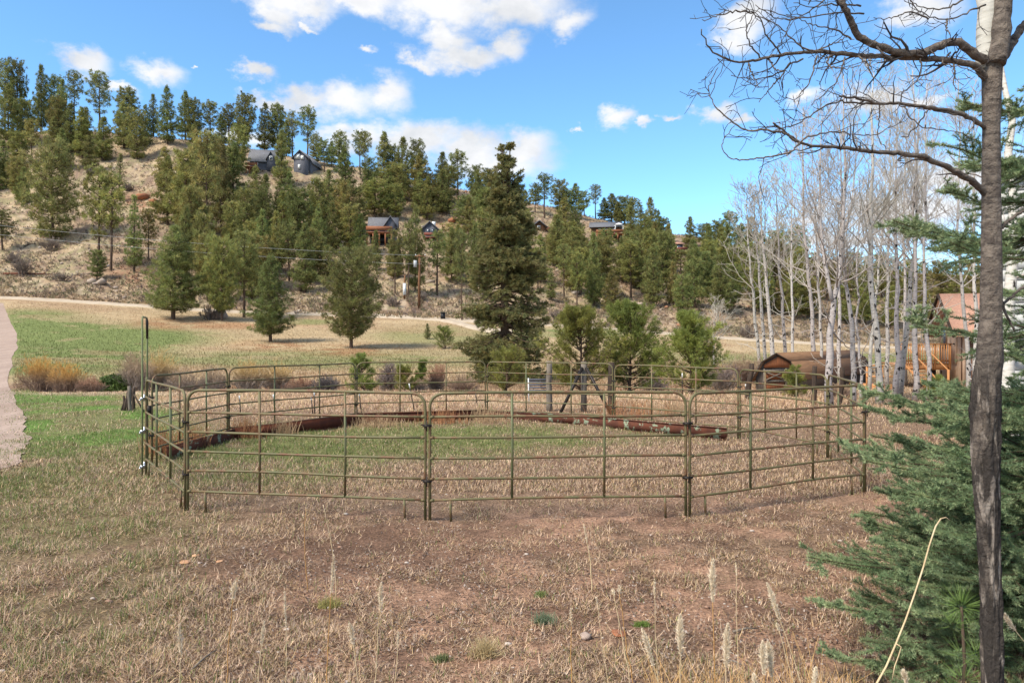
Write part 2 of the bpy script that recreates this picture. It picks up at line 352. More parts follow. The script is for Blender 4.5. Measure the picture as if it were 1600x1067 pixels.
def trunk_mat():      # foreground aspen: grey-brown bark with long black scars low down
    m = surf('scarred_aspen_bark', (.20, .16, .128), (.085, .066, .054), scale=16, rough=.85, stretch=(1.3, 1.3, 2.6), bump=.8, lo=.38, hi=.6, detail=10)
    N, L = m.node_tree.nodes, m.node_tree.links; b = N['Principled BSDF']; src = b.inputs['Base Color'].links[0].from_socket
    tc = N.new('ShaderNodeTexCoord')
    def nz(sc, st, det=6, dist=0):
        mp = N.new('ShaderNodeMapping'); mp.inputs['Scale'].default_value = st; L.new(tc.outputs['Object'], mp.inputs[0])
        n = N.new('ShaderNodeTexNoise'); n.inputs['Scale'].default_value = sc; n.inputs['Detail'].default_value = det; n.inputs['Distortion'].default_value = dist; n.inputs['Roughness'].default_value = .6
        L.new(mp.outputs[0], n.inputs['Vector']); return n.outputs['Fac']
    def mr(x, a, c, lo=0, hi=1):
        r = N.new('ShaderNodeMapRange'); L.new(x, r.inputs[0]); r.inputs[1].default_value = a; r.inputs[2].default_value = c; r.inputs[3].default_value = lo; r.inputs[4].default_value = hi; return r.outputs[0]
    def mix(f, a, c):
        x = N.new('ShaderNodeMix'); x.data_type = 'RGBA'; L.new(f, x.inputs[0]); L.new(a, x.inputs[6]); x.inputs[7].default_value = (*c, 1); return x.outputs[2]
    def mul(a, c):
        x = N.new('ShaderNodeMath'); x.operation = 'MULTIPLY'; L.new(a, x.inputs[0]); L.new(c, x.inputs[1]); return x.outputs[0]
    sx = N.new('ShaderNodeSeparateXYZ'); L.new(tc.outputs['Object'], sx.inputs[0])
    low = mr(sx.outputs['Z'], 2.28, 1.95)
    scar = mul(low, mr(nz(5, (1.6, 1.6, .42), 12, 1.0), .36, .46))
    pale = mul(low, mr(nz(13, (1.6, 1.6, .30), 10, .8), .555, .64, 0, .75))
    fine = mr(nz(26, (1, 1, 3.2), 4), .56, .64, 0, .75)
    c = mix(fine, src, (.045, .036, .032)); c = mix(scar, c, (.042, .034, .029)); c = mix(pale, c, (.36, .30, .25))
    L.new(c, b.inputs['Base Color'])
    bp = N.new('ShaderNodeBump'); bp.inputs['Strength'].default_value = 1; bp.inputs['Distance'].default_value = .02
    L.new(nz(30, (1.4, 1.4, 1.0), 10, .6), bp.inputs['Height']); L.new(bp.outputs[0], b.inputs['Normal'])
    return m
M['fgbark'] = trunk_mat()

# ------------------------------------------------------------------ terrain
COLS = [-260, 0, 200, 400, 600, 800, 1000, 1200, 1400, 1600, 1860]
def flat(d): return [HY + HC * F / d] * 11
TAB = {
  17: flat(17), 26: flat(26),
  29: [HY + (HC + .1) * F / 29] * 11,
  34: [613, 613, 612, 614, 615, 615, 614, 611, 608, 606, 606],
  37: [611, 611, 610, 611, 612, 612, 610, 607, 602, 600, 600],
  42: [590, 592, 593, 594, 597, 598, 595, 592, 590, 590, 590],
  50: [565, 568, 574, 578, 580, 582, 580, 578, 580, 582, 582],
  65: [528, 533, 543, 553, 556, 560, 564, 567, 569, 570, 570],
  80: [492, 498, 512, 527, 533, 539, 546, 553, 558, 560, 560],
  93: [468, 473, 484, 500, 506, 514, 526, 540, 549, 553, 553],
  100: [460, 464, 476, 491, 497, 504, 519, 534, 544, 548, 548],
  106: [448, 453, 465, 480, 487, 494, 508, 522, 531, 535, 535],
  125: [390, 395, 408, 425, 440, 452, 470, 490, 505, 510, 510],
  150: [325, 330, 343, 365, 387, 405, 430, 455, 475, 482, 482],
  175: [262, 266, 276, 295, 325, 352, 388, 425, 450, 458, 458],
  200: [205, 207, 215, 232, 275, 315, 355, 400, 427, 436, 436],
  212: [200, 203, 211, 229, 273, 314, 355, 400, 427, 436, 436],
}
DS = sorted(TAB)
GU = np.linspace(-.95, .95, 240); GD = np.exp(np.linspace(math.log(14), math.log(212), 520))
def _grid():
    zt = []
    for d in DS: zt.append(HC - (np.interp(800 + F * GU, COLS, TAB[d]) - HY) * d / F)
    zt = np.array(zt); Z = np.empty((len(GD), len(GU)))
    for j in range(len(GU)): Z[:, j] = np.interp(GD, DS, zt[:, j])
    def blur(A, r, ax):
        k = np.ones(2 * r + 1) / (2 * r + 1); pad = [(0, 0), (0, 0)]; pad[ax] = (r, r)
        B = np.pad(A, pad, mode='edge'); return np.apply_along_axis(lambda v: np.convolve(v, k, 'valid'), ax, B)
    Zs = blur(blur(blur(Z, 5, 0), 12, 1), 8, 1)
    Zs = blur(Zs, 4, 0)
    return Zs
GZ = _grid(); LGD = np.log(GD)
def tz(x, y):
    x = np.asarray(x, float); y = np.asarray(y, float)
    yy = np.clip(y, 14.001, 211.9); u = np.clip(x / np.maximum(y, 14), -.949, .949)
    fi = (np.log(yy) - LGD[0]) / (LGD[1] - LGD[0]); fj = (u - GU[0]) / (GU[1] - GU[0])
    i = np.clip(fi.astype(int), 0, len(GD) - 2); j = np.clip(fj.astype(int), 0, len(GU) - 2); a = fi - i; b = fj - j
    z = (GZ[i, j] * (1 - b) + GZ[i, j + 1] * b) * (1 - a) + (GZ[i + 1, j] * (1 - b) + GZ[i + 1, j + 1] * b) * a
    far = sstep(100, 120, y)
    z = z + far * (fbm(x * .09, y * .09, 3) - .5) * 3.2 + far * (fbm(x * .5, y * .5, 5) - .5) * .9
    z = z + (1 - far) * (fbm(x * .35, y * .35, 9) - .5) * .16 * sstep(3, 9, y)
    z = z + (1 - far) * (fbm(x * 2.5, y * 2.5, 12) - .5) * .05
    z = np.where(y > 212, z - (y - 212) * .35 * np.exp(-np.maximum(y - 212, 0) / 90), z)
    return z
def tz1(x, y): return float(tz(np.array([x]), np.array([y]))[0])
def px2(px, d): return (px - 800) * d / F
def pz(py, d): return HC - (py - HY) * d / F
def at(px, py, d): return np.array([px2(px, d), d, pz(py, d)])
def hit(px, py, dmax=209.):
    """first point where the line of sight through a photo pixel meets the ground"""
    d = np.exp(np.linspace(math.log(4), math.log(dmax), 1500))
    dz = pz(py, d) - tz(px2(px, d), d)
    k = np.nonzero(dz < 0)[0]
    if len(k) == 0:
        k = int(np.argmin(dz[600:])) + 600; dd = d[k]
    else: dd = d[k[0]]
    return float(dd)

def ell(px, py, cx, cy, rx, ry, soft=.5):
    r = np.hypot((px - cx) / rx, (py - cy) / ry); return 1 - sstep(1 - soft, 1 + soft * .6, r)
DRIVE = [(-60,760),(0,738),(28,715),(40,690),(43,665),(30,645),(20,615),(15,590),(17,565),(27,545),(24,520),(14,495),(6,474)]
def ground_colour(x, y, z, masks=False):
    px = 800 + F * x / np.maximum(y, 1); py = HY + F * (HC - z) / np.maximum(y, 1)
    n = fbm(x * .5, y * .5, 21); n2 = fbm(x * 1.7, y * 1.7, 31); n3 = fbm(x * .12, y * .12, 41); n4 = fbm(x * 5, y * 5, 51, 3)
    C = lambda *c: np.array(c)[None]
    def mix(a, b, t): return a * (1 - t[:, None]) + b * t[:, None]
    straw = C(.23, .148, .095); dirt = C(.35, .205, .135); ddirt = C(.15, .088, .058); green = C(.16, .165, .06); lush = C(.125, .20, .045); tanf = C(.43, .31, .19); pale = C(.46, .36, .23)
    c = np.repeat(straw, len(x), 0)
    # near field
    bare = np.clip(sstep(.47, .66, n2 * .6 + n * .4 + .09 * ell(px, py, 1000, 900, 560, 160)), 0, 1) * sstep(730, 800, py + (n - .5) * 90) * sstep(150, 420, px + (n - .5) * 200)
    c = mix(c, dirt, bare * .95)
    dk = np.clip(ell(px, py, 450, 870, 230, 45) * .9 + ell(px, py, 620, 830, 200, 30) * .7 + ell(px, py, 800, 760, 300, 35) * .5 + ell(px, py, 1150, 735, 170, 35) * .45, 0, 1) * sstep(.40, .6, n2)
    c = mix(c, ddirt, dk * .9)
    c = mix(c, ddirt, sstep(.50, .60, fbm(x * 2.6 + 7, y * 2.6, 33)) * (y < 16) * .65)
    pen = ell(px, py, 740, 735, 470, 75, .3)
    c = mix(c, C(.27, .18, .12), pen * sstep(.35, .6, n2) * .55)
    g = np.clip(ell(px, py, 600, 690, 330, 32) * .85 + ell(px, py, 420, 735, 190, 40) * .5 + ell(px, py, 900, 680, 260, 20) * .4 + ell(px, py, 60, 880, 260, 190) * .26
        + ell(px, py, 200, 690, 260, 40) * .45 + ell(px, py, 10, 720, 120, 60) * .35 + ell(px, py, 140, 800, 260, 90) * .16, 0, 1) * (y < 30) * np.clip(.35 + 1.3 * sstep(.38, .6, n * .5 + n2 * .5), 0, 1)
    c = mix(c, green, g * .9)
    lawn = np.clip(ell(px, py, 110, 655, 200, 48, .8) * 1.25 + ell(px, py, 20, 590, 60, 60), 0, 1) * (.45 + .9 * sstep(.35, .6, n))
    lawn = np.clip(lawn, 0, 1) * (y < 60) * (1 - sstep(230, 330, px)) * sstep(606, 614, py + (px > 60) * -6)
    c = mix(c, lush, lawn)
    # tan field behind the pen
    fld = sstep(20, 24, y) * (1 - sstep(37, 40, y)) * sstep(200, 260, px + n * 60)
    c = mix(c, mix(np.repeat(tanf, len(x), 0), C(.36, .22, .13), sstep(.4, .65, n)), fld * .9)
    c = mix(c, pale, (sstep(26, 29, y) * (1 - sstep(32, 36, y)) * (px < 260) * .8))
    # meadow
    mea = sstep(38, 42, y) * (1 - sstep(100, 106, y))
    st = fbm(x * .06, y * .25, 61)
    mc = mix(np.repeat(C(.36, .265, .155), len(x), 0), C(.42, .31, .185), sstep(.4, .62, st))
    mc = mix(mc, C(.30, .185, .11), sstep(.5, .68, n3) * .5)
    gm = np.clip(ell(px, py, 130, 528, 215, 24) * 1.0 + ell(px, py, 60, 560, 200, 34) * .8 + ell(px, py, 40, 500, 110, 18) * .8 + ell(px, py, 500, 562, 320, 16) * .6 + ell(px, py, 690, 525, 120, 16) * .5
        + ell(px, py, 870, 520, 130, 8) * .8 + ell(px, py, 1020, 548, 90, 10) * .5 + ell(px, py, 1320, 562, 280, 12) * .75 + ell(px, py, 480, 503, 60, 5) * .6, 0, 1) * np.clip(.45 + 1.1 * sstep(.36, .6, n * .5 + st * .5), 0, 1)
    mc = mix(mc, C(.15, .185, .06), np.clip(gm * 1.1, 0, .95))
    for (cx, cy, rx, ry) in ((275, 506, 70, 10), (430, 540, 70, 9), (550, 548, 85, 10), (370, 508, 90, 7)):
        mc = mix(mc, C(.31, .17, .09), ell(px, py, cx, cy, rx, ry, .7) * sstep(.3, .6, n) * .8)
    c = mix(c, mc, mea)
    # hillside
    hill = sstep(100, 106, y)
    hc = mix(np.repeat(C(.39, .29, .18), len(x), 0), C(.29, .20, .13), sstep(.42, .64, n3))
    hc = mix(hc, C(.20, .185, .095), sstep(.48, .68, n) * .7)
    hc = mix(hc, C(.20, .135, .105), sstep(.48, .62, n2) * .7)
    hc = mix(hc, C(.47, .37, .26), sstep(.56, .7, fbm(x * .9, y * .9, 91)) * .6)
    hc = mix(hc, C(.31, .165, .10), np.clip(ell(px, py, 225, 315, 35, 18) + ell(px, py, 530, 320, 30, 20) + ell(px, py, 220, 430, 60, 20) * .6 + ell(px, py, 700, 350, 30, 18) * .6, 0, 1) * sstep(.35, .6, n2))
    hc = mix(hc, C(.21, .145, .095), sstep(1100, 1250, px) * .6)
    c = mix(c, hc, hill)
    c = c * (.84 + .32 * n4[:, None])
    if masks: return c, np.clip(bare + dk * .8, 0, 1), np.clip(np.maximum(g, lawn), 0, 1)
    return c

def ground_mat():
    m, N, L, b = newmat('ground_soil_and_turf')
    at_ = N.new('ShaderNodeAttribute'); at_.attribute_name = 'col'
    geo = N.new('ShaderNodeNewGeometry')
    def nz(s, d=6, r=.7):
        n = N.new('ShaderNodeTexNoise'); n.inputs['Scale'].default_value = s; n.inputs['Detail'].default_value = d; n.inputs['Roughness'].default_value = r; L.new(geo.outputs['Position'], n.inputs['Vector']); return n.outputs['Fac']
    def mr(x, a, c, lo, hi):
        r = N.new('ShaderNodeMapRange'); L.new(x, r.inputs[0]); r.inputs[1].default_value = a; r.inputs[2].default_value = c; r.inputs[3].default_value = lo; r.inputs[4].default_value = hi; return r.outputs[0]
    a = mr(nz(34, 6), .32, .68, .38, 1.6); c = mr(nz(3.2, 8, .75), .3, .7, .68, 1.32)
    mu = N.new('ShaderNodeMath'); mu.operation = 'MULTIPLY'; L.new(a, mu.inputs[0]); L.new(c, mu.inputs[1])
    hs = N.new('ShaderNodeHueSaturation'); L.new(mu.outputs[0], hs.inputs['Value']); L.new(at_.outputs['Color'], hs.inputs['Color'])
    L.new(hs.outputs[0], b.inputs['Base Color']); b.inputs['Roughness'].default_value = .95; b.inputs['Specular IOR Level'].default_value = .1
    bp = N.new('ShaderNodeBump'); bp.inputs['Strength'].default_value = .9; bp.inputs['Distance'].default_value = .05
    L.new(nz(16, 9, .75), bp.inputs['Height']); L.new(bp.outputs[0], b.inputs['Normal']); return m
M['ground'] = ground_mat()

def build_ground():
    rows = np.concatenate([[-60, -25, -8, 0, 2], np.exp(np.linspace(math.log(3.2), math.log(215), 620)), [222, 235, 260, 300, 380, 600, 1200, 4000]])
    uu = np.concatenate([[-9, -4, -2, -1.4], np.linspace(-1.0, 1.0, 640), [1.4, 2, 4, 9]])
    Y, U = np.meshgrid(rows, uu, indexing='ij'); X = U * (np.maximum(Y, 0) + 5)
    x = X.ravel(); y = Y.ravel(); z = tz(x, y)
    z = np.where(y > 900, -60, z)
    nr, nc = Y.shape; i = np.arange(nr - 1)[:, None] * nc; j = np.arange(nc - 1)[None]
    q = np.stack([i + j, i + j + 1, i + nc + j + 1, i + nc + j], -1).reshape(-1, 4)
    c = ground_colour(x, np.maximum(y, 3), z)
    o = mesh_np('ground', np.stack([x, y, z], 1), [q], M['ground'], col=c, smooth=True); tag(o, kind='structure')
build_ground()

def strip(name, cl, mat, lift, n=160, cross=6):
    """draped sheet: cl = list of (left xy, right xy)"""
    cl = np.array(cl, float); s = np.linspace(0, len(cl) - 1, n); k = np.arange(len(cl))
    Lp = np.stack([np.interp(s, k, cl[:, 0, i]) for i in (0, 1)], 1); Rp = np.stack([np.interp(s, k, cl[:, 1, i]) for i in (0, 1)], 1)
    e = (fbm(s * 1.3, s * 0 + 3, 77) - .5 + (fbm(s * 5, s * 0 + 3, 78) - .5) * .4 * (lift < .05))[:, None]
    Rp = Rp + (Rp - Lp) / (np.linalg.norm(Rp - Lp, axis=1, keepdims=True)) * e * .5
    t = np.linspace(0, 1, cross)[None, :, None]
    P = Lp[:, None] * (1 - t) + Rp[:, None] * t; P = P.reshape(-1, 2); z = tz(P[:, 0], P[:, 1]) + lift
    e0 = np.tile(np.r_[-.25, np.zeros(cross - 2), -.25], n); z = z + e0 * (lift > .1)
    i = np.arange(n - 1)[:, None] * cross; j = np.arange(cross - 1)[None]
    q = np.stack([i + j, i + j + 1, i + cross + j + 1, i + cross + j], -1).reshape(-1, 4)
    o = mesh_np(name, np.column_stack([P, z]), [q], mat, smooth=True); return tag(o, kind='structure')
M['drive'] = surf('warm_gravel', (.43, .32, .255), (.31, .22, .17), scale=.45, rough=.95, stretch=(1.6, .25, 1), c3=(.25, .18, .145), scale3=16, lo3=.46, hi3=.66, detail=10, bump=.6)
M['road'] = surf('pale_dirt_road', (.46, .375, .28), (.37, .29, .21), scale=.8, rough=.95)
dr = []
for (px, py) in DRIVE:
    d = hit(px, py); x = px2(px, d); dr.append(((x - 6 - .05 * d, d - .2), (x, d)))
strip('driveway', dr, M['drive'], .022, 200, 24)
rd = []
for (px, py, w) in [(-300,460,2),(0,466,2),(150,474,2),(300,485,2.1),(450,490,2.3),(600,495,2.6),(715,501,2.8),(850,508,2),(1000,519,2),(1090,526,2),(1250,536,2),(1440,546,2),(1700,551,2)]:
    d = hit(px, py) if 0 <= px <= 1500 else 99.
    rd.append(((px2(px, d), d + w * .7), (px2(px, d), d - w * .5)))
strip('dirt_road', rd, M['road'], .16, 400, 8)
dv = []
for (px, py) in [(690,500),(715,505),(740,512),(770,517),(800,519)]:
    d = hit(px, py); dv.append(((px2(px, d) , d + 2.2), (px2(px, d), d - 2.2)))
strip('side_track', dv, M['road'], .19, 60, 6)

# ------------------------------------------------------------------ pines
def pine_proto(kind, seed):
    """ponderosa about 10 m tall -> (trunk V,Q), (crown V,T,col)"""
    rg = np.random.default_rng(seed); H = 10.
    h0, Rm, dens, leaders, m, bl, bw, prof = {
      'full': (.08, 2.5, 1.35, 1, 24, .50, .085, 'cone'), 'round': (.14, 2.3, 1.35, 1, 24, .50, .085, 'round'), 'open': (.34, 2.1, .85, 1, 22, .48, .085, 'round'),
      'slim': (.10, 1.6, 1.3, 1, 16, .46, .09, 'cone'), 'tall': (.46, 1.7, .9, 1, 15, .48, .09, 'round'), 'spire': (.06, 1.5, 1.5, 1, 18, .36, .06, 'cone'),
      'near': (.10, 3.2, 1.9, 1, 26, .40, .045, 'cone'), 'near2': (.13, 3.5, 1.9, 1, 26, .40, .045, 'round'), 'shaggy': (.03, 3.4, 1.6, 1, 17, .5, .085, 'round')}[kind]
    K = 9; zz = np.linspace(0, H * .97, K); tr = np.stack([np.cumsum(rg.normal(size=K)) * .05, np.cumsum(rg.normal(size=K)) * .05, zz], 1); tr[:, :2] -= tr[0, :2]
    tr[0, 2] = -.5
    TV, TQ = tubes(tr[None], (np.linspace(.2, .03, K) * (1.15 if kind in ('near', 'near2') else 1))[None], 7)
    bz = []; bd = []; bL = []
    nwh = int(20 * dens ** .5)
    for i in range(nwh):
        t = i / (nwh - 1.); z = H * (h0 + (1 - h0) * t * .98)
        if prof == 'cone': w = Rm * (1 - t) ** .72 * min(1, .62 + t * 3)
        else: w = Rm * math.sqrt(max(.02, 1 - (abs(t - .38) / .66) ** 2.2)) * min(1, .6 + t * 2)
        nb = max(3, int(rg.integers(5, 8) * dens ** .5 * (1 - .35 * t)))
        if rg.random() < (.22 if kind in ('open', 'tall') else .10) and 0 < i < nwh - 2: continue
        a0 = rg.uniform(0, 6.28)
        for k in range(nb):
            a = a0 + k * 6.283 / nb + rg.normal() * .25; L_ = max(.18, w * rg.uniform(.5, 1.22))
            bz.append(z + rg.normal() * .12); bd.append(a); bL.append(L_)
    bz = np.array(bz); bd = np.array(bd); bL = np.array(bL); n = len(bz)
    K2 = 5; s = np.linspace(0, 1, K2)
    tz_ = (bz / H)[:, None]; rise = (.05 + .5 * tz_) * bL[:, None] * s[None] + .16 * bL[:, None] * s[None] ** 3 - .14 * bL[:, None] * s[None] * (1 - tz_)
    cx = np.interp(bz, tr[:, 2], tr[:, 0]); cy = np.interp(bz, tr[:, 2], tr[:, 1])
    P = np.stack([cx[:, None] + np.cos(bd)[:, None] * bL[:, None] * s, cy[:, None] + np.sin(bd)[:, None] * bL[:, None] * s, bz[:, None] + rise], 2)
    P[:, 1:] += rg.normal(size=(n, K2 - 1, 3)) * .05
    BV, BQ = tubes(P, np.broadcast_to(np.linspace(.055, .015, K2), (n, K2)), 3)
    # clump centres along the outer part of each branch and beside it
    C = []; O = []
    for i in range(n):
        nc = max(2, int(bL[i] / .42 * (2.2 if dens > 1.7 else 1.6)))
        tt = rg.uniform(.28 if bL[i] > 1 else .1, 1.02, nc); tt[0] = 1.0
        for t in tt:
            p = np.array([np.interp(t, s, P[i, :, k]) for k in range(3)])
            side = np.array([-math.sin(bd[i]), math.cos(bd[i]), 0]) * rg.normal() * .30 * bL[i] * (1.1 - t * .6)
            C.append(p + side + np.array([0, 0, abs(rg.normal()) * .12])); O.append([math.cos(bd[i]) * .55, math.sin(bd[i]) * .55, .35])
    C.append([tr[-1, 0], tr[-1, 1], H * .975]); O.append([0, 0, 1.4])
    C = np.array(C); O = np.array(O)
    V, T, ci = bursts(C, m, bl, bw, rg, up=.28, out=O, spread=.8)
    cv = rg.uniform(.6, 1.42, len(C)); wm = rg.uniform(.92, 1.16, len(C))
    col = np.stack([cv * wm, cv, cv * .95], 1)[ci]
    return (np.vstack([TV, BV]), np.vstack([TQ, BQ + len(TV)])), (V, T, col)
PROTO = {}
def proto(kind, seed, mat):
    key = (kind, seed, mat.name)
    if key not in PROTO:
        (tv, tq), (cv, ct, cc) = pine_proto(kind, seed)
        a = mesh_np('trunk', tv, [tq], M['pinetrunk'], smooth=True); b = mesh_np('crown', cv, [ct], mat, col=cc)
        ma, mb = a.data, b.data; bpy.data.objects.remove(a); bpy.data.objects.remove(b)
        PROTO[key] = (ma, mb)
    return PROTO[key]
PROTO_W = {'full': 5.4, 'round': 5.2, 'open': 4.7, 'slim': 3.7, 'tall': 3.9, 'spire': 3.4, 'near': 6.9, 'near2': 7.4, 'shaggy': 7.2}
# (x, base row, top row, crown width, kind, tone)   one line per pine the photograph shows
PINES = [
 (8,205,100,36,'open',0),(27,200,99,34,'round',0),(14,236,135,48,'full',0),(64,203,104,34,'full',0),(84,205,122,34,'round',0),(117,192,116,30,'tall',0),(96,220,126,34,'full',0),
 (155,206,117,42,'open',0),(199,216,142,38,'round',0),(110,240,165,42,'full',0),(92,226,156,34,'round',1),(128,248,170,38,'full',1),(160,252,184,46,'full',0),(194,232,160,44,'full',0),(214,250,176,42,'shaggy',1),(50,248,190,30,'open',1),
 (262,226,137,42,'full',0),(290,218,145,36,'full',0),(303,224,158,30,'round',0),(329,222,162,34,'open',0),(240,214,150,28,'slim',0),
 (83,374,228,84,'shaggy',0),(186,312,240,28,'spire',0),(-6,300,232,46,'full',0),(4,392,330,40,'open',0),(156,421,268,56,'open',1),(173,423,280,48,'tall',1),(209,426,308,38,'slim',0),(151,438,392,30,'round',0),
 (262,352,248,56,'full',1),(288,372,243,60,'round',1),(322,392,215,58,'open',1),(346,372,222,52,'full',1),(300,420,300,52,'round',1),(232,410,330,30,'open',1),(366,330,226,50,'full',0),(340,330,232,48,'round',1),(398,352,262,50,'full',0),
 (358,228,165,30,'open',0),(382,231,152,36,'round',1),(413,236,163,38,'full',0),(434,234,168,32,'round',0),(457,230,178,26,'tall',0),(480,243,171,36,'open',0),(440,292,206,36,'full',0),(507,270,221,28,'open',0),(530,254,208,30,'round',0),
 (538,322,234,50,'full',0),(563,274,208,26,'tall',0),(571,276,209,26,'tall',0),(601,292,209,44,'full',0),(628,314,218,44,'full',0),(650,300,223,36,'round',0),(657,324,242,56,'full',1),(693,336,268,44,'full',0),(716,314,240,38,'open',0),(702,318,262,34,'round',0),
 (727,352,308,46,'shaggy',0),(746,340,268,40,'full',0),(585,340,284,50,'round',1),(413,388,276,44,'full',0),(451,348,271,46,'full',0),(467,396,300,50,'round',0),(432,424,332,46,'full',1),(380,402,300,48,'round',1),(365,412,318,42,'open',1),
 (500,384,286,44,'round',1),(548,398,322,46,'round',1),(515,338,268,36,'slim',0),(520,396,318,40,'full',0),(488,368,300,36,'full',1),(476,458,352,54,'full',0),(452,440,352,44,'open',0),(404,452,372,52,'round',1),(516,440,388,26,'slim',0),(562,400,335,36,'full',0),
 (618,344,290,34,'round',1),(617,460,362,32,'open',0),(638,465,352,30,'tall',0),(648,456,324,44,'full',0),(683,461,366,42,'tall',0),(722,502,366,32,'tall',0),(704,424,352,44,'open',1),(742,446,352,44,'full',0),(588,424,362,30,'slim',0),
 (772,352,282,44,'round',0),(836,333,290,26,'open',0),(851,342,275,34,'tall',0),(874,334,284,34,'round',0),(899,338,288,36,'full',0),(913,339,300,26,'open',0),(931,340,291,22,'tall',0),(956,347,304,40,'full',0),(976,352,309,34,'round',0),(989,366,312,30,'open',0),(1002,372,322,30,'slim',0),(1017,380,310,36,'full',0),(1037,392,342,30,'round',0),
 (816,352,300,36,'round',0),(874,392,330,26,'full',1),(845,442,368,40,'full',1),(862,404,366,32,'round',1),(903,434,360,46,'round',1),(882,466,386,30,'tall',0),(901,482,396,34,'open',1),(928,481,366,42,'full',0),(957,492,424,44,'full',1),(972,442,372,42,'full',0),(986,452,366,34,'round',0),(948,432,362,38,'round',0),
 (840,456,400,30,'open',0),(862,470,420,26,'slim',0),(1022,478,384,44,'full',0),(1041,452,366,38,'round',0),(1003,424,364,36,'full',0),(1067,498,432,38,'round',0),(1086,482,384,46,'full',0),(1100,466,398,44,'round',0),(1064,430,392,30,'open',0),
 (1078,390,340,30,'full',0),(1098,392,352,30,'open',0),(1104,408,350,34,'full',0),(1122,404,348,34,'round',0),(1138,424,352,36,'full',0),(1152,416,354,34,'full',0),(1130,452,372,46,'full',1),(1146,482,416,38,'round',0),(1118,446,400,36,'full',0),
 (1170,412,360,34,'full',0),(1172,462,384,44,'round',1),(1192,428,366,40,'full',1),(1212,444,378,44,'round',1),(1190,492,418,44,'round',1),(1232,446,384,42,'full',1),(1250,460,392,44,'round',1),(1222,492,424,44,'full',1),(1272,450,396,40,'full',1),(1292,470,402,44,'round',1),(1262,500,436,44,'round',1),
 (1312,458,402,40,'full',1),(1334,466,398,44,'round',1),(1318,505,440,42,'full',0),(1356,474,404,42,'full',1),(1378,466,400,42,'round',1),(1352,508,446,40,'round',1),(1402,474,404,44,'full',1),(1424,470,408,40,'round',1),(1392,512,448,42,'full',1),(1446,478,412,44,'full',1),(1470,474,410,42,'round',1),(1438,512,450,38,'round',1),(1494,480,414,44,'full',1),(1520,476,412,42,'round',1),
 (270,499,354,112,'near',0),(347,502,378,64,'near2',1),(381,496,366,60,'open',0),(423,534,401,88,'near',0),(549,544,397,104,'near2',0),(668,530,505,15,'slim',0),(324,470,372,44,'round',1),
]
LMARK = [(8,470,'the driveway end of the dirt road'),(95,150,'the far left ridge top'),(230,320,'the red rock patch'),(405,262,'the hilltop grey deck house'),(470,262,'the tall grey two-window house end'),(598,362,'the slope house with the red posted deck'),
 (674,360,'the small grey gable by the slope house'),(692,494,'the black roadside bin'),(656,440,'the brown utility pole'),(790,300,'the great dark spruce top'),(850,352,'the little log cabin'),(950,358,'the log house with the white canopy'),(1060,384,'the red roofed hill cabin'),
 (1185,420,'the leaning left aspens'),(1300,460,'the forked aspen'),(1440,480,'the orange deck'),(165,350,'the twin trunk pines on the left slope'),(186,275,'the pointed spire pine'),(83,300,'the blue-dark shaggy conifer'),(270,400,'the broad pine at the meadow top'),(549,440,'the big forked meadow pine'),(423,440,'the bright green meadow pine'),(530,330,'the centre red rock outcrop'),(727,335,'the rounded shaggy bush pine'),(493,285,'the white hillside car'),(1116,500,'the small white-stemmed tree'),(950,480,'the young fence pines'),(300,170,'the ridge top above the bushy pine mass'),(960,315,'the ridge gap above the log house'),(610,240,'the ridge dip left of the great spruce'),(1370,440,'the stout stairside aspen'),(790,480,'the great dark spruce base')]
ORD = ['nearest', 'second nearest', 'third nearest', 'fourth nearest', 'fifth nearest', 'sixth nearest', 'seventh nearest', 'eighth nearest', 'ninth nearest', 'tenth nearest', 'eleventh nearest', 'twelfth nearest', 'thirteenth nearest', 'fourteenth nearest', 'fifteenth nearest', 'sixteenth nearest'] + [str(k) + 'th nearest' for k in range(17, 60)]
SPECIAL = {(270,499):'broad dark pine with low skirt, leftmost tree standing at the meadow top',(347,502):'slender olive pine in meadow grass, just right of the broadest one',(381,496):'thin dark pine by the road between two bushier meadow pines',
 (423,534):'bushy bright green pine standing alone low in the meadow',(549,544):'big dense dark pine with forked trunk standing mid meadow',(668,530):'tiny sapling pine in the meadow beside a yellow-green bush pine',(83,374):'large blue-dark shaggy conifer standing alone on the left slope',(186,312):'narrow pointed dark spire pine amid the upper left slope'}
def label_pines():
    KW = {'full': 'bushy', 'round': 'rounded', 'open': 'open-crowned', 'slim': 'narrow', 'tall': 'bare-trunked', 'spire': 'pointed', 'near': 'broad', 'near2': 'broad', 'shaggy': 'shaggy'}
    groups = {}
    for i, (x, b, t, w, k, tone) in enumerate(PINES):
        if (x, b) in SPECIAL: continue
        cx, cy = x, (b + t) / 2
        j = min(range(len(LMARK)), key=lambda q: math.hypot(LMARK[q][0] - cx, (LMARK[q][1] - cy) * 1.3))
        dx, dy = cx - LMARK[j][0], cy - LMARK[j][1]
        side = ('right of' if dx > 0 else 'left of') if abs(dx) > abs(dy) else ('below' if dy > 0 else 'above')
        groups.setdefault((j, side, k, tone), []).append((math.hypot(dx, dy), i))
    lab = {}
    for (j, side, k, tone), L_ in groups.items():
        L_.sort()
        for n, (_, i) in enumerate(L_):
            o = ORD[n] + ' ' if len(L_) > 1 else ''
            lab[i] = f"{o}{'olive' if tone else 'dark'} {KW[k]} pine {side} {LMARK[j][2]}"
    for i, p in enumerate(PINES):
        if (p[0], p[1]) in SPECIAL: lab[i] = SPECIAL[(p[0], p[1])]
    return lab
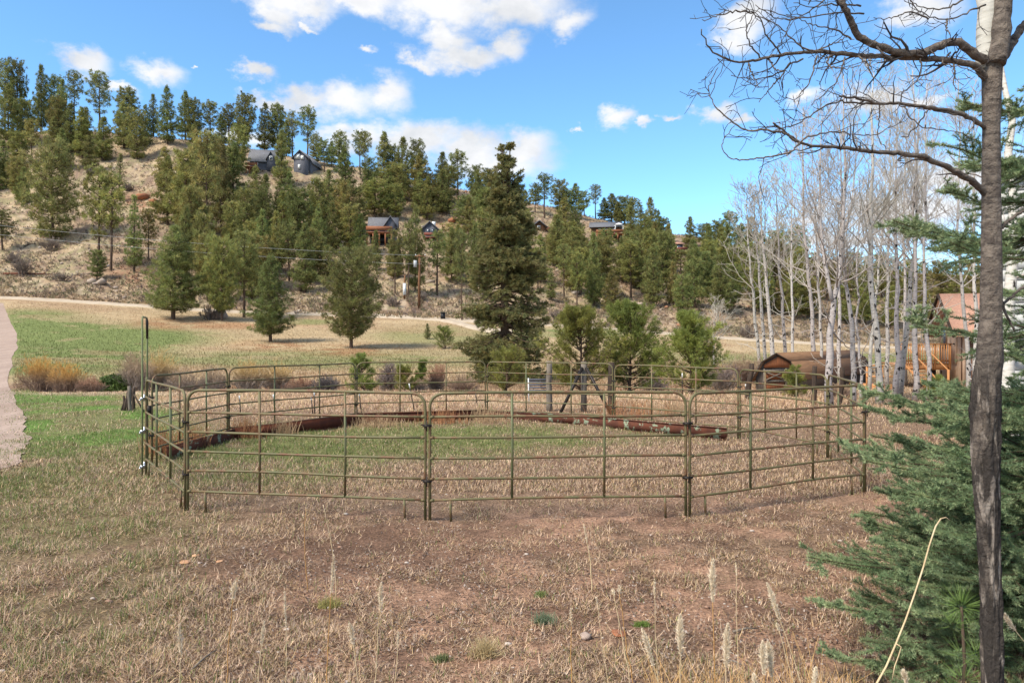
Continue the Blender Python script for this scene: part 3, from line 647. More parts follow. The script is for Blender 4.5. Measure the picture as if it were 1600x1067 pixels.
PINES += [(308,330,240,44,'full',1),(330,300,214,40,'round',0),(372,276,200,36,'round',1),(318,452,340,46,'round',1),
 (290,440,326,44,'full',0),(410,432,330,46,'full',0),(392,470,372,44,'full',1),(497,412,322,36,'full',0),(535,370,286,38,'round',1),(575,320,250,32,'round',0),
 (733,376,310,36,'full',1),(760,410,330,44,'round',1),(826,400,330,36,'full',1),(816,430,360,34,'round',1),(915,446,372,40,'full',0),(1000,452,380,38,'full',1),(1016,430,362,34,'round',1),
 (1046,424,352,32,'full',1),(1084,440,372,38,'full',1),(1110,436,378,36,'round',1),(1052,478,410,34,'full',1),(30,296,246,34,'round',1),(140,268,214,32,'full',0),(40,225,160,34,'round',0),(228,228,166,30,'full',0),(345,232,180,30,'full',0),(448,240,190,28,'full',0),(495,258,214,26,'round',0),(518,262,222,24,'full',0),(614,290,230,30,'round',0),(886,338,298,26,'round',0),(944,344,310,24,'full',0),(966,350,316,24,'full',0),(1028,388,330,26,'full',0)]
def fill_pines():
    rg = np.random.default_rng(21); n = 0; tries = 0
    houses = [(390, 268, 90), (459, 268, 40), (600, 372, 45), (675, 370, 30), (845, 360, 26), (948, 366, 42), (1060, 392, 22), (493, 290, 20), (655, 440, 12), (692, 495, 12)]
    cxs = [0, 200, 400, 600, 800, 1000, 1200, 1400]; top = [206, 214, 230, 272, 314, 354, 400, 428]; bot = [330, 372, 452, 452, 462, 474, 500, 506]
    while n < 74 and tries < 9000:
        tries += 1; x = float(rg.uniform(-8, 1180) if n < 50 else rg.uniform(870, 1270)); y = float(rg.uniform(np.interp(x, cxs, top) + 4, np.interp(x, cxs, bot)))
        h = rg.uniform(52, 78) * (.72 + .5 * (y - 200) / 280)
        if 40 < x < 235 and y > 268: continue
        if any(abs(x - a) < c * .62 + 8 and y > b - 22 and y - h < b + 4 for a, b, c in houses): continue
        if min(math.hypot((x - p[0]), (y - p[1]) * 1.5) for p in PINES) < 15: continue
        k = ['full', 'round', 'open', 'slim', 'full', 'round'][int(rg.integers(6))]
        PINES.append((round(x), round(y), round(y - h), round(h * rg.uniform(.48, .66)), k, int(rg.random() < .45))); n += 1
fill_pines()
def place_pines():
    lab = label_pines(); rg = np.random.default_rng(3)
    for i, (x, b, t, w, k, tone) in enumerate(PINES):
        d = hit(x, b); X = px2(x, d); z = tz1(X, d)
        H = (pz(t, d) - z); Wd = w * d / F
        mat = F_PINE2 if tone else F_PINE
        ma, mb = proto(k, 10 + (i % 3 if k in ('full', 'round', 'open') else i % 2 if k in ('tall', 'slim') else 0), mat)
        e = thing('pine_tree', lab[i], 'pine tree', (X, d, z - .1), rg.uniform(0, 6.28), 'pines on the hillside and meadow')
        sz = H / 10.; sxy = Wd / PROTO_W[k] * .95; e.scale = (sxy, sxy, sz)
        for nm, me in (('trunk', ma), ('crown', mb)): link(bpy.data.objects.new(nm, me), e)
place_pines()

# young long-needled pines by the fence, real size, own meshes
def young_pine(px, base, top, w, d, label, seed, kind='shaggy', mat=None, name='young_pine', cat='pine tree', grp='young pines beyond the round pen'):
    X = px2(px, d); z = tz1(X, d); rg = np.random.default_rng(seed); H = pz(top, d) - z; Rm = w / 2 * d / F
    e = thing(name, label, cat, (X, d, z - .05), rg.uniform(0, 6), grp)
    K = 8; tr = np.stack([rg.normal(size=K).cumsum() * .03, rg.normal(size=K).cumsum() * .03, np.linspace(0, H * .96, K)], 1)
    V, Q = tubes(tr[None], np.linspace(.07, .015, K)[None], 7)
    sc = min(1., H / 2.6); nb = int(18 + H * 21); t = rg.uniform(.02, .97, nb); L_ = Rm * (1 - t) ** .6 * rg.uniform(.45, 1.35, nb) + .1; a = rg.uniform(0, 6.28, nb)
    s = np.linspace(0, 1, 5); bz = t * H
    P = np.stack([np.cos(a)[:, None] * L_[:, None] * s, np.sin(a)[:, None] * L_[:, None] * s, bz[:, None] + (.45 + .7 * t)[:, None] * L_[:, None] * s ** 1.4], 2)
    P[..., 0] += np.interp(bz, tr[:, 2], tr[:, 0])[:, None]; P[..., 1] += np.interp(bz, tr[:, 2], tr[:, 1])[:, None]
    BR = np.broadcast_to(np.linspace(.022, .008, 5), (nb, 5))
    P2, R2 = grow(P, BR, 4, .35, .95, lambda t_, pl: pl * .42 * (1.2 - t_ * .5), (.5, .9), .5, 4, rg, rmin=.006)
    BV, BQ = tubes(P, BR, 4); B2, Q2 = tubes(P2, R2, 3)
    mesh_np('trunk', np.vstack([V, BV, B2]), [np.vstack([Q, BQ + len(V), Q2 + len(V) + len(BV)])], M['pinetrunk'], e, smooth=True)
    C = []; O = []
    for PP, fr in ((P, (.3, .48, .64, .8, .92, 1.)), (P2, (.4, .7, 1.))):
        for f in fr:
            q = f * (PP.shape[1] - 1); i = min(int(q), PP.shape[1] - 2); C.append(PP[:, i] + (PP[:, i + 1] - PP[:, i]) * (q - i)); dd = PP[:, -1] - PP[:, -2]; O.append(dd / np.linalg.norm(dd, axis=1, keepdims=True))
    C.append(tr[-1:]); O.append(np.array([[0, 0, 1.]])); C = np.vstack(C); O = np.vstack(O)
    bl = .185 * (.45 + .55 * sc)
    V, T, ci = bursts(C, 24 if sc > .8 else 11, bl, .019 * (.5 + .5 * sc), rg, up=.15, out=O * 1.1, spread=.75)
    cv = rg.uniform(.75, 1.3, len(C)); col = np.stack([cv, cv, cv * .9], 1)[ci]
    mesh_np('crown', V, [T], mat or F_YOUNG, e, col=col)
for a in [
 (908, 622, 492, 118, 29, 'bushy bright green pine directly behind the braced fence post', 41),
 (984, 622, 478, 112, 30.5, 'taller yellow-green pine right of the braced fence post, needles fluffy', 42),
 (1077, 622, 500, 96, 28, 'lone young green pine between the braced post and the shed', 43),
 (790, 616, 554, 72, 27, 'small light green pine at the foot of the great spruce', 44),
 (566, 622, 558, 42, 31, 'small dark green pine behind the far rail left of the spruce', 45),
 (1243, 628, 576, 24, 26, 'thin yellow-green sapling in front of the shed door', 46),
 (655, 620, 566, 12, 33, 'very slim green sapling among brown willows', 47),
 (1464, 636, 594, 34, 24, 'green bush pine below the orange deck', 48),
 (632, 622, 574, 24, 32, 'dark little conifer beside the slim sapling', 49)]: young_pine(*a)
d_ = hit(696, 545)
young_pine(696, 545, 513, 36, d_, 'round yellow-green bush pine alone in the meadow below the bin', 50, grp='young pines beyond the round pen')

# great spruce
def great_spruce():
    rg = np.random.default_rng(5); d = 43.; px = 790; X = px2(px, d); z = tz1(X, d); H = pz(221, d) - z
    e = thing('spruce_tree', 'great dark old spruce with two pointed tops, tallest tree of the meadow', 'spruce tree', (X, d, z - .1))
    K = 10; zz = np.linspace(0, H * .985, K)
    tr = np.stack([np.linspace(0, -.2, K), np.zeros(K), zz], 1); tb = np.array([[-.05, .05, H * .72], [.18, 0, H * .82], [.25, 0, H * .93], [.26, 0, H * 1.0]])
    tr2 = tr.copy(); tr2[-1] = [-.17, 0, H * .975]; tr2[-2, 0] = -.14
    V, Q = tubes(tr2[None], np.linspace(.33, .03, K)[None], 9); V2, Q2 = tubes(tb[None], np.array([[.09, .07, .045, .02]]), 6)
    # outline: half width against height, read from the tree's own ragged cone
    hh = np.array([0, .04, .1, .2, .3, .42, .52, .62, .72, .8, .88, .95, 1.0]); ww = np.array([1.6, 2.3, 2.5, 2.85, 2.65, 2.25, 1.95, 1.65, 1.3, .98, .6, .24, .05])
    nb = 560; t = 1 - rg.uniform(0, 1, nb) ** 1.0; t = t[rg.random(nb) < .10 + np.interp(t, hh, ww) / 2.1]; nb = len(t); t = np.clip(np.sort(t), .015, .985)
    two = (t > .86); off = np.where(two, np.where(rg.random(nb) < .5, -.2, .28), np.where(t > .72, rg.normal(size=nb) * .2, 0))
    L_ = np.interp(t, hh, ww) * rg.uniform(.62, 1.15, nb) * (1 + .15 * np.sin(t * 40)); L_ = np.where(two, np.maximum(.1, L_ - .22), L_)
    a = rg.uniform(0, 6.28, nb); s = np.linspace(0, 1, 6); bz = t * H
    drp = np.interp(t, [0, .4, .7, 1], [-.42, -.3, -.02, .5])
    prof = drp[:, None] * s ** 1.1 + (.28 * (1 - t))[:, None] * s ** 3.2 + (t > .8)[:, None] * .5 * s ** 2
    P = np.stack([off[:, None] + np.cos(a)[:, None] * L_[:, None] * s, np.sin(a)[:, None] * L_[:, None] * s, bz[:, None] + prof * L_[:, None]], 2)
    P[:, 1:] += rg.normal(size=(nb, 5, 3)) * .05
    BR = np.broadcast_to(np.linspace(.05, .012, 6), (nb, 6))
    P2, R2 = grow(P, BR, 9, .2, .98, lambda t_, pl: np.maximum(.22, pl * .34 * (1.25 - t_)), (.6, 1.0), -.25, 4, rg, rmin=.008, flat=.25)
    BV, BQ = tubes(P, BR, 4); B2, QQ = tubes(P2, R2, 3)
    n1 = len(V); n2 = n1 + len(V2)
    mesh_np('trunk', np.vstack([V, V2, BV]), [np.vstack([Q, Q2 + n1, BQ + n2])], M['pinetrunk'], e, smooth=True)
    C = []; O = []
    for PP, fr in ((P, (.5, .7, .85, .95, 1.)), (P2, (.25, .5, .75, 1.))):
        for f in fr:
            q = f * (PP.shape[1] - 1); i = min(int(q), PP.shape[1] - 2); C.append(PP[:, i] + (PP[:, i + 1] - PP[:, i]) * (q - i)); dd = PP[:, i + 1] - PP[:, i]; O.append(dd / (np.linalg.norm(dd, axis=1, keepdims=True) + 1e-9))
    C = np.vstack(C + [tb[-1:], tr2[-1:]]); O = np.vstack(O + [np.array([[0, 0, 1.], [0, 0, 1.]])])
    C = C + rg.normal(size=C.shape) * .03
    tp_ = sstep(.82, 1., C[:, 2] / H)
    V, T, ci = bursts(C, 12, .23 * (1 - .45 * tp_), .038, rg, up=-.05, out=O * 1.5, spread=.6)
    cv = rg.uniform(.7, 1.35, len(C)); wm = rg.uniform(.92, 1.22, len(C)); col = np.stack([cv * wm, cv, cv * .9], 1)[ci]
    mesh_np('crown', V, [T], F_SPRUCE, e, col=col)
great_spruce()

# ------------------------------------------------------------------ aspens and other bare trees
def aspen(path, d, w0, label, seed, crown0=.3, dens=1.0, lean_top=None, spread=.26, mat='aspen', grp='bare aspens right of the pen', name='aspen_tree', fork=None, nbr=34):
    """path: photo pixels of the trunk line from base to top at depth d; w0 = trunk width in pixels at base"""
    rg = np.random.default_rng(seed)
    pts = np.array([at(x, y, d) for x, y in path]); X0 = pts[0].copy(); z0 = tz1(X0[0], X0[1]); pts[0, 2] = z0 - .1
    K = 14; s = np.linspace(0, 1, len(pts)); q = np.linspace(0, 1, K); P = np.stack([np.interp(q, s, pts[:, k]) for k in range(3)], 1)
    P[1:-1, :2] += rg.normal(size=(K - 2, 2)) * .03; o = np.array([X0[0], X0[1], z0]); P = P - o
    r0 = w0 * .8 / 2 * d / F; H = P[-1, 2]
    e = thing(name, label, 'tree', tuple(o), 0, grp)
    mb = MB(); rr = r0 * (1 - .9 * q ** 1.1); rr[0] *= 1.25; rr = rr * (1 + rg.normal(size=K) * .04)
    mb.tube(P, rr, 10)
    chains = [(P, rr)]
    if fork:
        fp = np.array([at(x, y, d) for x, y in fork]) - o; K3 = K; s3 = np.linspace(0, 1, len(fp)); q3 = np.linspace(0, 1, K3); FP = np.stack([np.interp(q3, s3, fp[:, k]) for k in range(3)], 1); FP[:, 1] += q3 * .5
        fr = np.interp(FP[0, 2], P[:, 2], rr) * .8 * (1 - .88 * q3); mb.tube(FP, fr, 8); chains.append((FP, fr))
    mb.build('trunk', M[mat], e, smooth=True)
    Vs = []; Qs = []; n = 0
    def put(PP, RR, k):
        nonlocal n
        v, q_ = tubes(PP, RR, k); Vs.append(v); Qs.append(q_ + n); n += len(v)
    for (PP, RR) in chains:
        c0 = crown0 if PP is P else .1
        a, ra = grow(PP[None], RR[None], int(nbr * dens * .85), c0, .98, lambda t, pl: pl * spread * (1.25 - t * 1.0) + .25, (.6, 1.15), .7, 7, rg, r_ratio=.36, rmin=.010, wob=.13)
        put(a, ra, 4)
        b, rb = grow(a, ra, 7, .15, .98, lambda t, pl: pl * .40 * (1.2 - .6 * t) + .08, (.4, .9), .5, 5, rg, rmin=.0066 * d / 24, wob=.16)
        put(b, rb, 3)
        c, rc = grow(b, rb, 2, .2, .95, lambda t, pl: pl * .45 * (1.2 - .5 * t) + .05, (.4, .9), .4, 4, rg, rmin=.0052 * d / 24, wob=.2)
        put(c, rc, 3)
    # a few dead lower limbs
    a, ra = grow(P[None], rr[None], 6, .08, crown0 + .1, lambda t, pl: pl * .13 + .1, (1.1, 1.6), .5, 7, rg, r_ratio=.3, rmin=.008, wob=.25)
    put(a, ra, 4); b, rb = grow(a, ra, 3, .3, .95, lambda t, pl: pl * .4, (.5, 1.), .2, 5, rg, rmin=.005 * d / 24, wob=.25); put(b, rb, 3)
    mesh_np('branches', np.vstack(Vs), [np.vstack(Qs)], M['twig'], e, smooth=True)
    return e
AS = [
 ([(1296,632),(1296,560),(1300,500),(1304,450),(1318,390),(1320,300),(1318,200),(1318,116)], 22, 15, 'thick white aspen with a knotted fork, standing before the shed', dict(crown0=.38, fork=[(1300,470),(1290,400),(1286,330),(1290,240),(1296,160)], dens=1.1)),
 ([(1333,632),(1334,560),(1326,470),(1318,380),(1316,300),(1312,200)], 23, 11, 'white aspen right behind the forked one, black scar near its base', dict(crown0=.42)),
 ([(1346,630),(1344,560),(1338,450),(1342,360),(1350,280)], 25, 6, 'thin white aspen pole at the right end of the shed roof', dict(crown0=.4, nbr=18)),
 ([(1374,622),(1370,560),(1365,470),(1361,380),(1364,280),(1362,180),(1366,110)], 23, 14, 'stout straight white aspen at the left of the orange stairs', dict(crown0=.45)),
 ([(1358,605),(1362,520),(1372,430),(1380,330),(1384,220)], 30, 7, 'slim leaning aspen behind the stout one by the stairs', dict(crown0=.4, nbr=24)),
 ([(1399,612),(1403,540),(1399,470),(1400,380),(1402,280),(1400,150)], 25, 11, 'white aspen pressed against its leaning twin by the stair foot', dict(crown0=.45)),
 ([(1404,612),(1412,540),(1422,450),(1430,380),(1434,280),(1436,150)], 25.4, 12, 'aspen leaning right from the stair foot', dict(crown0=.45)),
 ([(1430,612),(1432,540),(1430,450),(1428,350),(1430,220),(1426,110)], 24, 11, 'straight white aspen in front of the deck rail', dict(crown0=.48)),
 ([(1449,615),(1448,540),(1446,450),(1444,350),(1450,230),(1448,130)], 24, 9, 'narrow aspen with a black eye knot before the deck', dict(crown0=.48)),
 ([(1514,618),(1512,560),(1508,500),(1500,430),(1496,330),(1500,220),(1498,120)], 24, 9, 'white aspen crossing the red roofed house wall', dict(crown0=.45)),
 ([(1188,562),(1180,500),(1172,420),(1168,350),(1166,292)], 46, 7, 'leftmost tall aspen of the far clump, leaning left', dict(crown0=.3, nbr=24, spread=.3)),
 ([(1197,564),(1190,480),(1184,400),(1180,340),(1180,290)], 47, 7, 'second aspen of the far leaning clump', dict(crown0=.35, nbr=24)),
 ([(1211,562),(1204,500),(1198,440),(1192,380),(1190,330),(1186,288)], 45, 9, 'thickest aspen of the far leaning clump', dict(crown0=.3, nbr=28, spread=.32)),
 ([(1228,562),(1222,480),(1217,400),(1214,330),(1212,262)], 46, 7, 'aspen pole rising right of the far leaning clump', dict(crown0=.4, nbr=26)),
 ([(1240,566),(1238,480),(1236,400),(1238,310),(1234,230)], 42, 6, 'slim grey aspen halfway between clump and forked aspen', dict(crown0=.35, nbr=30)),
 ([(1272,575),(1270,500),(1262,420),(1256,330),(1254,230),(1256,170)], 36, 9, 'grey aspen standing behind the shed roof', dict(crown0=.3, nbr=36)),
 ([(1283,590),(1282,500),(1276,400),(1272,300),(1268,200)], 34, 7, 'slender aspen close behind the shed ridge', dict(crown0=.35, nbr=30)),
 ([(1312,590),(1312,500),(1310,400),(1336,300),(1340,190)], 33, 8, 'aspen rising behind the fork of the thick one', dict(crown0=.4, nbr=30)),
 ([(1386,600),(1386,500),(1388,400),(1390,280),(1394,140)], 32, 8, 'aspen far behind the gap between stout and twin trunks', dict(crown0=.4, nbr=34)),
 ([(1415,590),(1414,480),(1412,380),(1414,270),(1418,170)], 38, 7, 'far aspen seen above the stair top', dict(crown0=.35, nbr=30)),
 ([(1524,600),(1524,480),(1522,350),(1524,250),(1520,150)], 32, 8, 'aspen touching the left of the scarred near trunk', dict(crown0=.35, nbr=34)),
 ([(1116,560),(1114,535),(1116,505),(1122,478)], 50, 5, 'small white-stemmed bare tree alone left of the aspen grove', dict(crown0=.25, nbr=22, spread=.5)),
]
for i, (path, d, w, lab, kw) in enumerate(AS): aspen(path, d, w, lab, 100 + i, **kw)
aspen([(1585,700),(1584,500),(1580,330),(1573,200),(1562,80),(1556,-60)], 9.5, 25, 'smooth pale aspen half hidden behind the scarred trunk and spruce', 140, mat='aspenw', nbr=6, crown0=.93)

# willows and scrub
def shrub(px, base, top, w, d, label, seed, c_low, c_tip, n=70, name='willow_shrub', grp='bare willows along the creek', cat='shrub', arch=.2):
    rg = np.random.default_rng(seed); X = px2(px, d); z = tz1(X, d); H = (pz(top, d) - z); Rm = w / 2 * d / F
    b = np.zeros((n, 1, 3)); a = rg.uniform(0, 6.28, n); rr = np.sqrt(rg.random(n)); K = 6; s = np.linspace(0, 1, K)
    b0 = np.stack([np.cos(a) * rr * Rm * .35, np.sin(a) * rr * Rm * .3], 1); tip = np.stack([np.cos(a) * rr * Rm, np.sin(a) * rr * Rm * .8], 1)
    h = H * np.sqrt(np.maximum(.08, 1 - .8 * rr ** 2)) * rg.uniform(.7, 1.03, n)
    P = np.empty((n, K, 3)); P[..., :2] = b0[:, None] + (tip - b0)[:, None] * (s ** 1.25)[None, :, None]; P[..., 2] = h[:, None] * (s ** .85) - .1
    P[:, 1:] += rg.normal(size=(n, K - 1, 3)) * .03 * H
    RR = np.broadcast_to(np.linspace(.016, .006, K), (n, K)) * max(.6, d / 34)
    A, RA = grow(P, RR, 7, .15, .98, lambda t, pl: pl * .36 * (1.2 - .5 * t), (.3, .8), .35, 5, rg, rmin=.006 * d / 34, wob=.12)
    B, RB = grow(A, RA, 4, .2, .98, lambda t, pl: pl * .5, (.3, .8), .3, 4, rg, rmin=.0055 * d / 34, wob=.12)
    Vs = []; Qs = []; m = 0
    for PP, R_ in ((P, RR), (A, RA), (B, RB)):
        v, q = tubes(PP, R_, 3); Vs.append(v); Qs.append(q + m); m += len(v)
    V = np.vstack(Vs); t = sstep(.22, .75, V[:, 2] / H)[:, None]; col = np.array(c_low)[None] * (1 - t) + np.array(c_tip)[None] * t
    col = col * rg.uniform(.85, 1.15, (len(V), 1))
    o = mesh_np(name, V, [np.vstack(Qs)], M['shrub'], col=col); o.location = (X, d, z); tag(o, label, cat, grp); return o
M['shrub'] = surf('shrub_twig', (1, 1, 1), (.85, .85, .85), scale=4, rough=.85, attr=True)
BRN = (.24, .165, .13); GRY = (.26, .215, .19); ORG = (.62, .35, .10); TAN = (.42, .30, .20); RED = (.40, .22, .14); YEL = (.56, .38, .16)
for a in [
 (66, 614, 553, 74, 33, 'tall golden-orange willow by the driveway edge', 1, BRN, ORG), (106, 622, 566, 66, 31.5, 'lower orange-tipped willow beside the tallest golden one', 2, BRN, ORG), (142, 628, 588, 48, 31, 'brown bare willow before the ivy mound', 3, BRN, RED),
 (212, 620, 552, 60, 33, 'grey-brown willow just left of the gate arch', 4, GRY, TAN), (248, 612, 548, 66, 34, 'yellow-topped willow behind the gate arch', 5, GRY, YEL), (290, 616, 574, 60, 33, 'low grey-brown willow right of the gate arch', 6, GRY, TAN),
 (335, 618, 572, 50, 33, 'dull brown willow left of the far left panel joint', 7, GRY, TAN), (390, 616, 562, 62, 34, 'golden willow behind the far left panel joint', 8, GRY, YEL), (432, 616, 564, 56, 34.5, 'golden brown willow second right of the far left panel joint', 9, GRY, YEL),
 (470, 618, 586, 56, 33, 'low reddish willow before the dark thicket', 10, BRN, RED), (508, 618, 584, 50, 32.5, 'dark grey thicket left of the small dark pine', 11, (.09, .08, .085), (.14, .12, .12)), (606, 616, 566, 34, 34, 'mauve bare willow right of the small dark pine', 12, GRY, (.2, .15, .14)),
 (650, 620, 586, 46, 33, 'low grey willow around the slim sapling', 13, GRY, TAN), (682, 618, 568, 44, 34, 'russet willow left of the great spruce', 14, GRY, RED), (722, 620, 580, 54, 33, 'pale brown willow touching the spruce skirt', 15, BRN, TAN),
 (1128, 606, 562, 62, 33, 'mauve-grey bare shrub left of the shed', 16, GRY, (.24, .185, .17)), (1168, 600, 552, 56, 40, 'tan bare shrub behind the shed gable', 17, BRN, TAN), (1024, 612, 580, 52, 34, 'grey bare shrub between two young pines', 18, GRY, (.22, .17, .16)),
 (1245, 628, 606, 60, 28, 'tangled brown brush against the shed wall', 19, BRN, TAN), (1310, 628, 596, 60, 26, 'brown brush under the shed roof edge', 20, BRN, TAN)]: shrub(*a)
M['ivy'] = foliage('ivy_leaves', (.10, .15, .035), (.07, .11, .03), 0)
def leafy(px, base, top, w, d, label, seed, mat, name='leafy_mound', cat='shrub', n=900, size=.12):
    rg = np.random.default_rng(seed); X = px2(px, d); z = tz1(X, d); H = pz(top, d) - z; Rm = w / 2 * d / F
    p = rg.normal(size=(n, 3)); p /= np.linalg.norm(p, axis=1, keepdims=True); p = p * rg.uniform(.6, 1.05, (n, 1)) * [Rm, Rm * .7, H]; p[:, 2] = np.abs(p[:, 2])
    V, T, ci = bursts(p, 6, size, size * .5, rg, up=.3); c = rg.uniform(.7, 1.3, n)[ci][:, None] * np.ones((1, 3))
    o = mesh_np(name, V, [T], mat, col=c); o.location = (X, d, z - .05); tag(o, label, cat)
leafy(178, 622, 584, 60, 33, 'green ivy-covered mound between orange and grey willows', 3, M['ivy'])
# scrub on the hill
HS = [(95,440,428,30,'grey scrub bush above the road beside the fallen log'),(36,432,400,34,'sparse grey sapling bush over the fallen log'),(80,392,372,36,'brown brush at the foot of the shaggy conifer'),(328,500,478,34,'grey brush pile behind the meadow pines'),(20,412,398,24,'small grey scrub at the left edge'),
 (615,480,468,26,'grey brush pile right of the big meadow pine'),(200,300,290,18,'grey scrub bush on the bald left slope'),(140,275,266,18,'low scrub on the upper bald slope'),(660,470,460,20,'pale scrub at the utility pole foot'),(760,470,455,30,'scrub bush left of the spruce trunk on the slope'),
 (470,458,446,26,'grey bush under the slope pine above the road'),(1170,530,508,30,'tan scrub below the far aspens'),(870,500,488,28,'scrub above the road right of the spruce'),(990,510,498,30,'low scrub above the road over the young pines'),(320,250,240,20,'small scrub below the ridge pines')]
for i, (px, b, t, w, lab) in enumerate(HS):
    dd = hit(px, b); shrub(px, b, t - 4, w, dd, lab, 60 + i, (.16, .12, .10), (.24, .19, .16), n=26, name='scrub_bush', grp='scrub bushes on the hillside')

# ------------------------------------------------------------------ round pen
S = dict(P0=(228,98), P1=(290,124), P2=(668,131.5), P3=(1075,128), P4=(1352,110), P5=(1294,85), P6=(1155,72), P7=(959,64), P8=(760,59.5), P9=(556,62.5), P10=(356,74), P11=(236,90))
def pv(k): px, s = S[k]; d = F / s; return np.array([px2(px, d), d])
PH = 1.55; RZ = [1.51, 1.235, .99, .745, .50, .245]
def panel(a, b, label, seed, mat='rail', gap=.028):
    A = pv(a) if isinstance(a, str) else a; B = pv(b) if isinstance(b, str) else b
    rg = np.random.default_rng(seed); v = B - A; L_ = np.linalg.norm(v) - 2 * gap; th = math.atan2(v[1], v[0]); u = v / np.linalg.norm(v)
    o = A + u * gap; e = thing('pen_panel', label, 'fence panel', (o[0], o[1], 0), th, 'pipe panels of the round pen')
    za = tz1(A[0], A[1]); zb = tz1(B[0], B[1])
    e.location.z = (za + zb) / 2
    def sag(x, k): return rg_s[k] * math.sin(math.pi * x / L_) + rg_t[k] * math.sin(2 * math.pi * x / L_)
    rg_s = rg.normal(size=7) * .007; rg_t = rg.normal(size=7) * .005
    r = .15; top = RZ[0]; fr = [(0, 0, -.03), (0, 0, .6), (0, 0, top - r)]
    for q in (22, 45, 68): fr.append((r - r * math.cos(R(q)), 0, top - r + r * math.sin(R(q))))
    for x in np.linspace(r, L_ - r, 9): fr.append((x, 0, top + sag(x, 0)))
    for q in (68, 45, 22): fr.append((L_ - r + r * math.cos(R(q)), 0, top - r + r * math.sin(R(q))))
    fr += [(L_, 0, top - r), (L_, 0, .6), (L_, 0, -.03)]
    MB().tube(fr, .018, 10).build('frame', M[mat], e, smooth=True)
    for k in range(1, 6):
        pts = [(x, 0, RZ[k] + sag(x, k)) for x in np.linspace(0, L_, 9)]
        m = MB().tube(pts, .0155, 8); m.tube([(0, 0, RZ[k]), (.05, 0, RZ[k])], .021, 8).tube([(L_ - .05, 0, RZ[k]), (L_, 0, RZ[k])], .021, 8)
        m.build('rail', M[mat], e, smooth=True)
    for x in (L_ * .315, L_ * .675):
        zt = top + sag(x, 0); MB().tube([(x, 0, zt), (x + .004, 0, .8), (x, 0, RZ[5] + sag(x, 5))], .0165, 8).build('upright', M['green'] if rg.random() < .7 else M[mat], e, smooth=True)
    for x in (.24, L_ - .26):
        MB().tube([(x, 0, RZ[5]), (x + .01, 0, -.02)], .015, 8).build('foot', M[mat], e, smooth=True)
    for z in (1.13, .47):      # pin-and-eye connectors at the right-hand post
        m = MB(); x = L_ + gap
        m.tube([(L_ - .045, -.02, z + .012), (x + .05, -.03, z + .012)], .009, 6); m.tube([(L_ - .03, .025, z - .01), (x + .04, .028, z - .01)], .009, 6); m.tube([(x, -.03, z - .06), (x, -.03, z + .06)], .008, 6); m.box((x, -.005, z), (.10, .06, .018))
        m.build('connector', M['dkmetal'], e)
    return e
for i, (a, b, lab) in enumerate([
 ('P0','P1','short-looking slanting panel of olive pipe joined to the silver clamped gate'),('P1','P2','wide front olive pipe panel left of the centre front joint'),('P2','P3','middle front olive pipe panel between the two front joints'),('P3','P4','front right pipe panel ending at the rounded corner by the blue spruce'),
 ('P4','P5','steeply receding pipe panel at the right end of the pen'),('P5','P6','far right pipe panel in front of the shed'),('P6','P7','far pipe panel in front of the lone young pine'),('P7','P8','far pipe panel in front of the braced wooden posts'),('P8','P9','far pipe panel left of the great spruce'),
 ('P9','P10','far pipe panel before the golden willows'),('P10','P11','far left pipe panel behind the gate arch')]): panel(a, b, lab, 200 + i)
# walk-through gate arch
M['gatepipe'] = surf('faded_green_pipe', (.20, .23, .11), (.15, .15, .07), scale=3, rough=.6)
def gate():
    a = pv('P0'); b = pv('P11'); v = (b - a); u = v / np.linalg.norm(v); a = a - np.array([.055, .0]) - u * .04
    za = tz1(a[0], a[1]); e = thing('gate_arch', 'tall narrow green pipe gate arch standing above the left end of the pen', 'gate', (a[0], a[1], za), math.atan2(v[1], v[0]))
    L_ = 1.0; Ht = 2.52
    MB().tube([(0, 0, -.03), (0, 0, 1.2), (0, 0, Ht - .06), (.03, 0, Ht - .015), (.08, 0, Ht), (L_ - .1, 0, Ht), (L_, 0, Ht - .04), (L_, 0, Ht - .3), (L_, 0, -.03)], .0145, 10).build('frame', M['gatepipe'], e, smooth=True)
    m = MB(); m.tube([(L_ - .12, 0, Ht - .02), (L_ + .01, 0, Ht - .32)], .02, 6); m.box((L_, 0, Ht - .2), (.05, .035, .3)); m.build('latch_plate', M['dkmetal'], e)
    for z in (1.22, .70, .14):
        m = MB(); m.box((.05, 0, z), (.13, .06, .035)); m.tube([(-.04, -.03, z + .02), (.12, -.045, z + .02)], .016, 6); m.tube([(-.02, .03, z - .025), (.12, .04, z - .02)], .014, 6); m.tube([(.10, -.02, z - .05), (.10, -.02, z + .06)], .013, 6)
        m.build('clamp', M['silver'], e)
    m = MB(); m.tube([(L_ - .04, 0, -.02), (L_ - .06, 0, 1.42), (L_ - .1, 0, 1.5)], .022, 8); m.build('latch_post', M['green'], e, smooth=True)
    m = MB(); m.box((L_ - .05, -.03, .95), (.09, .08, .14)); m.tube([(L_ - .1, -.05, 1.02), (L_ + .02, -.06, .86)], .012, 6); m.build('latch', M['dkmetal'], e)
gate()
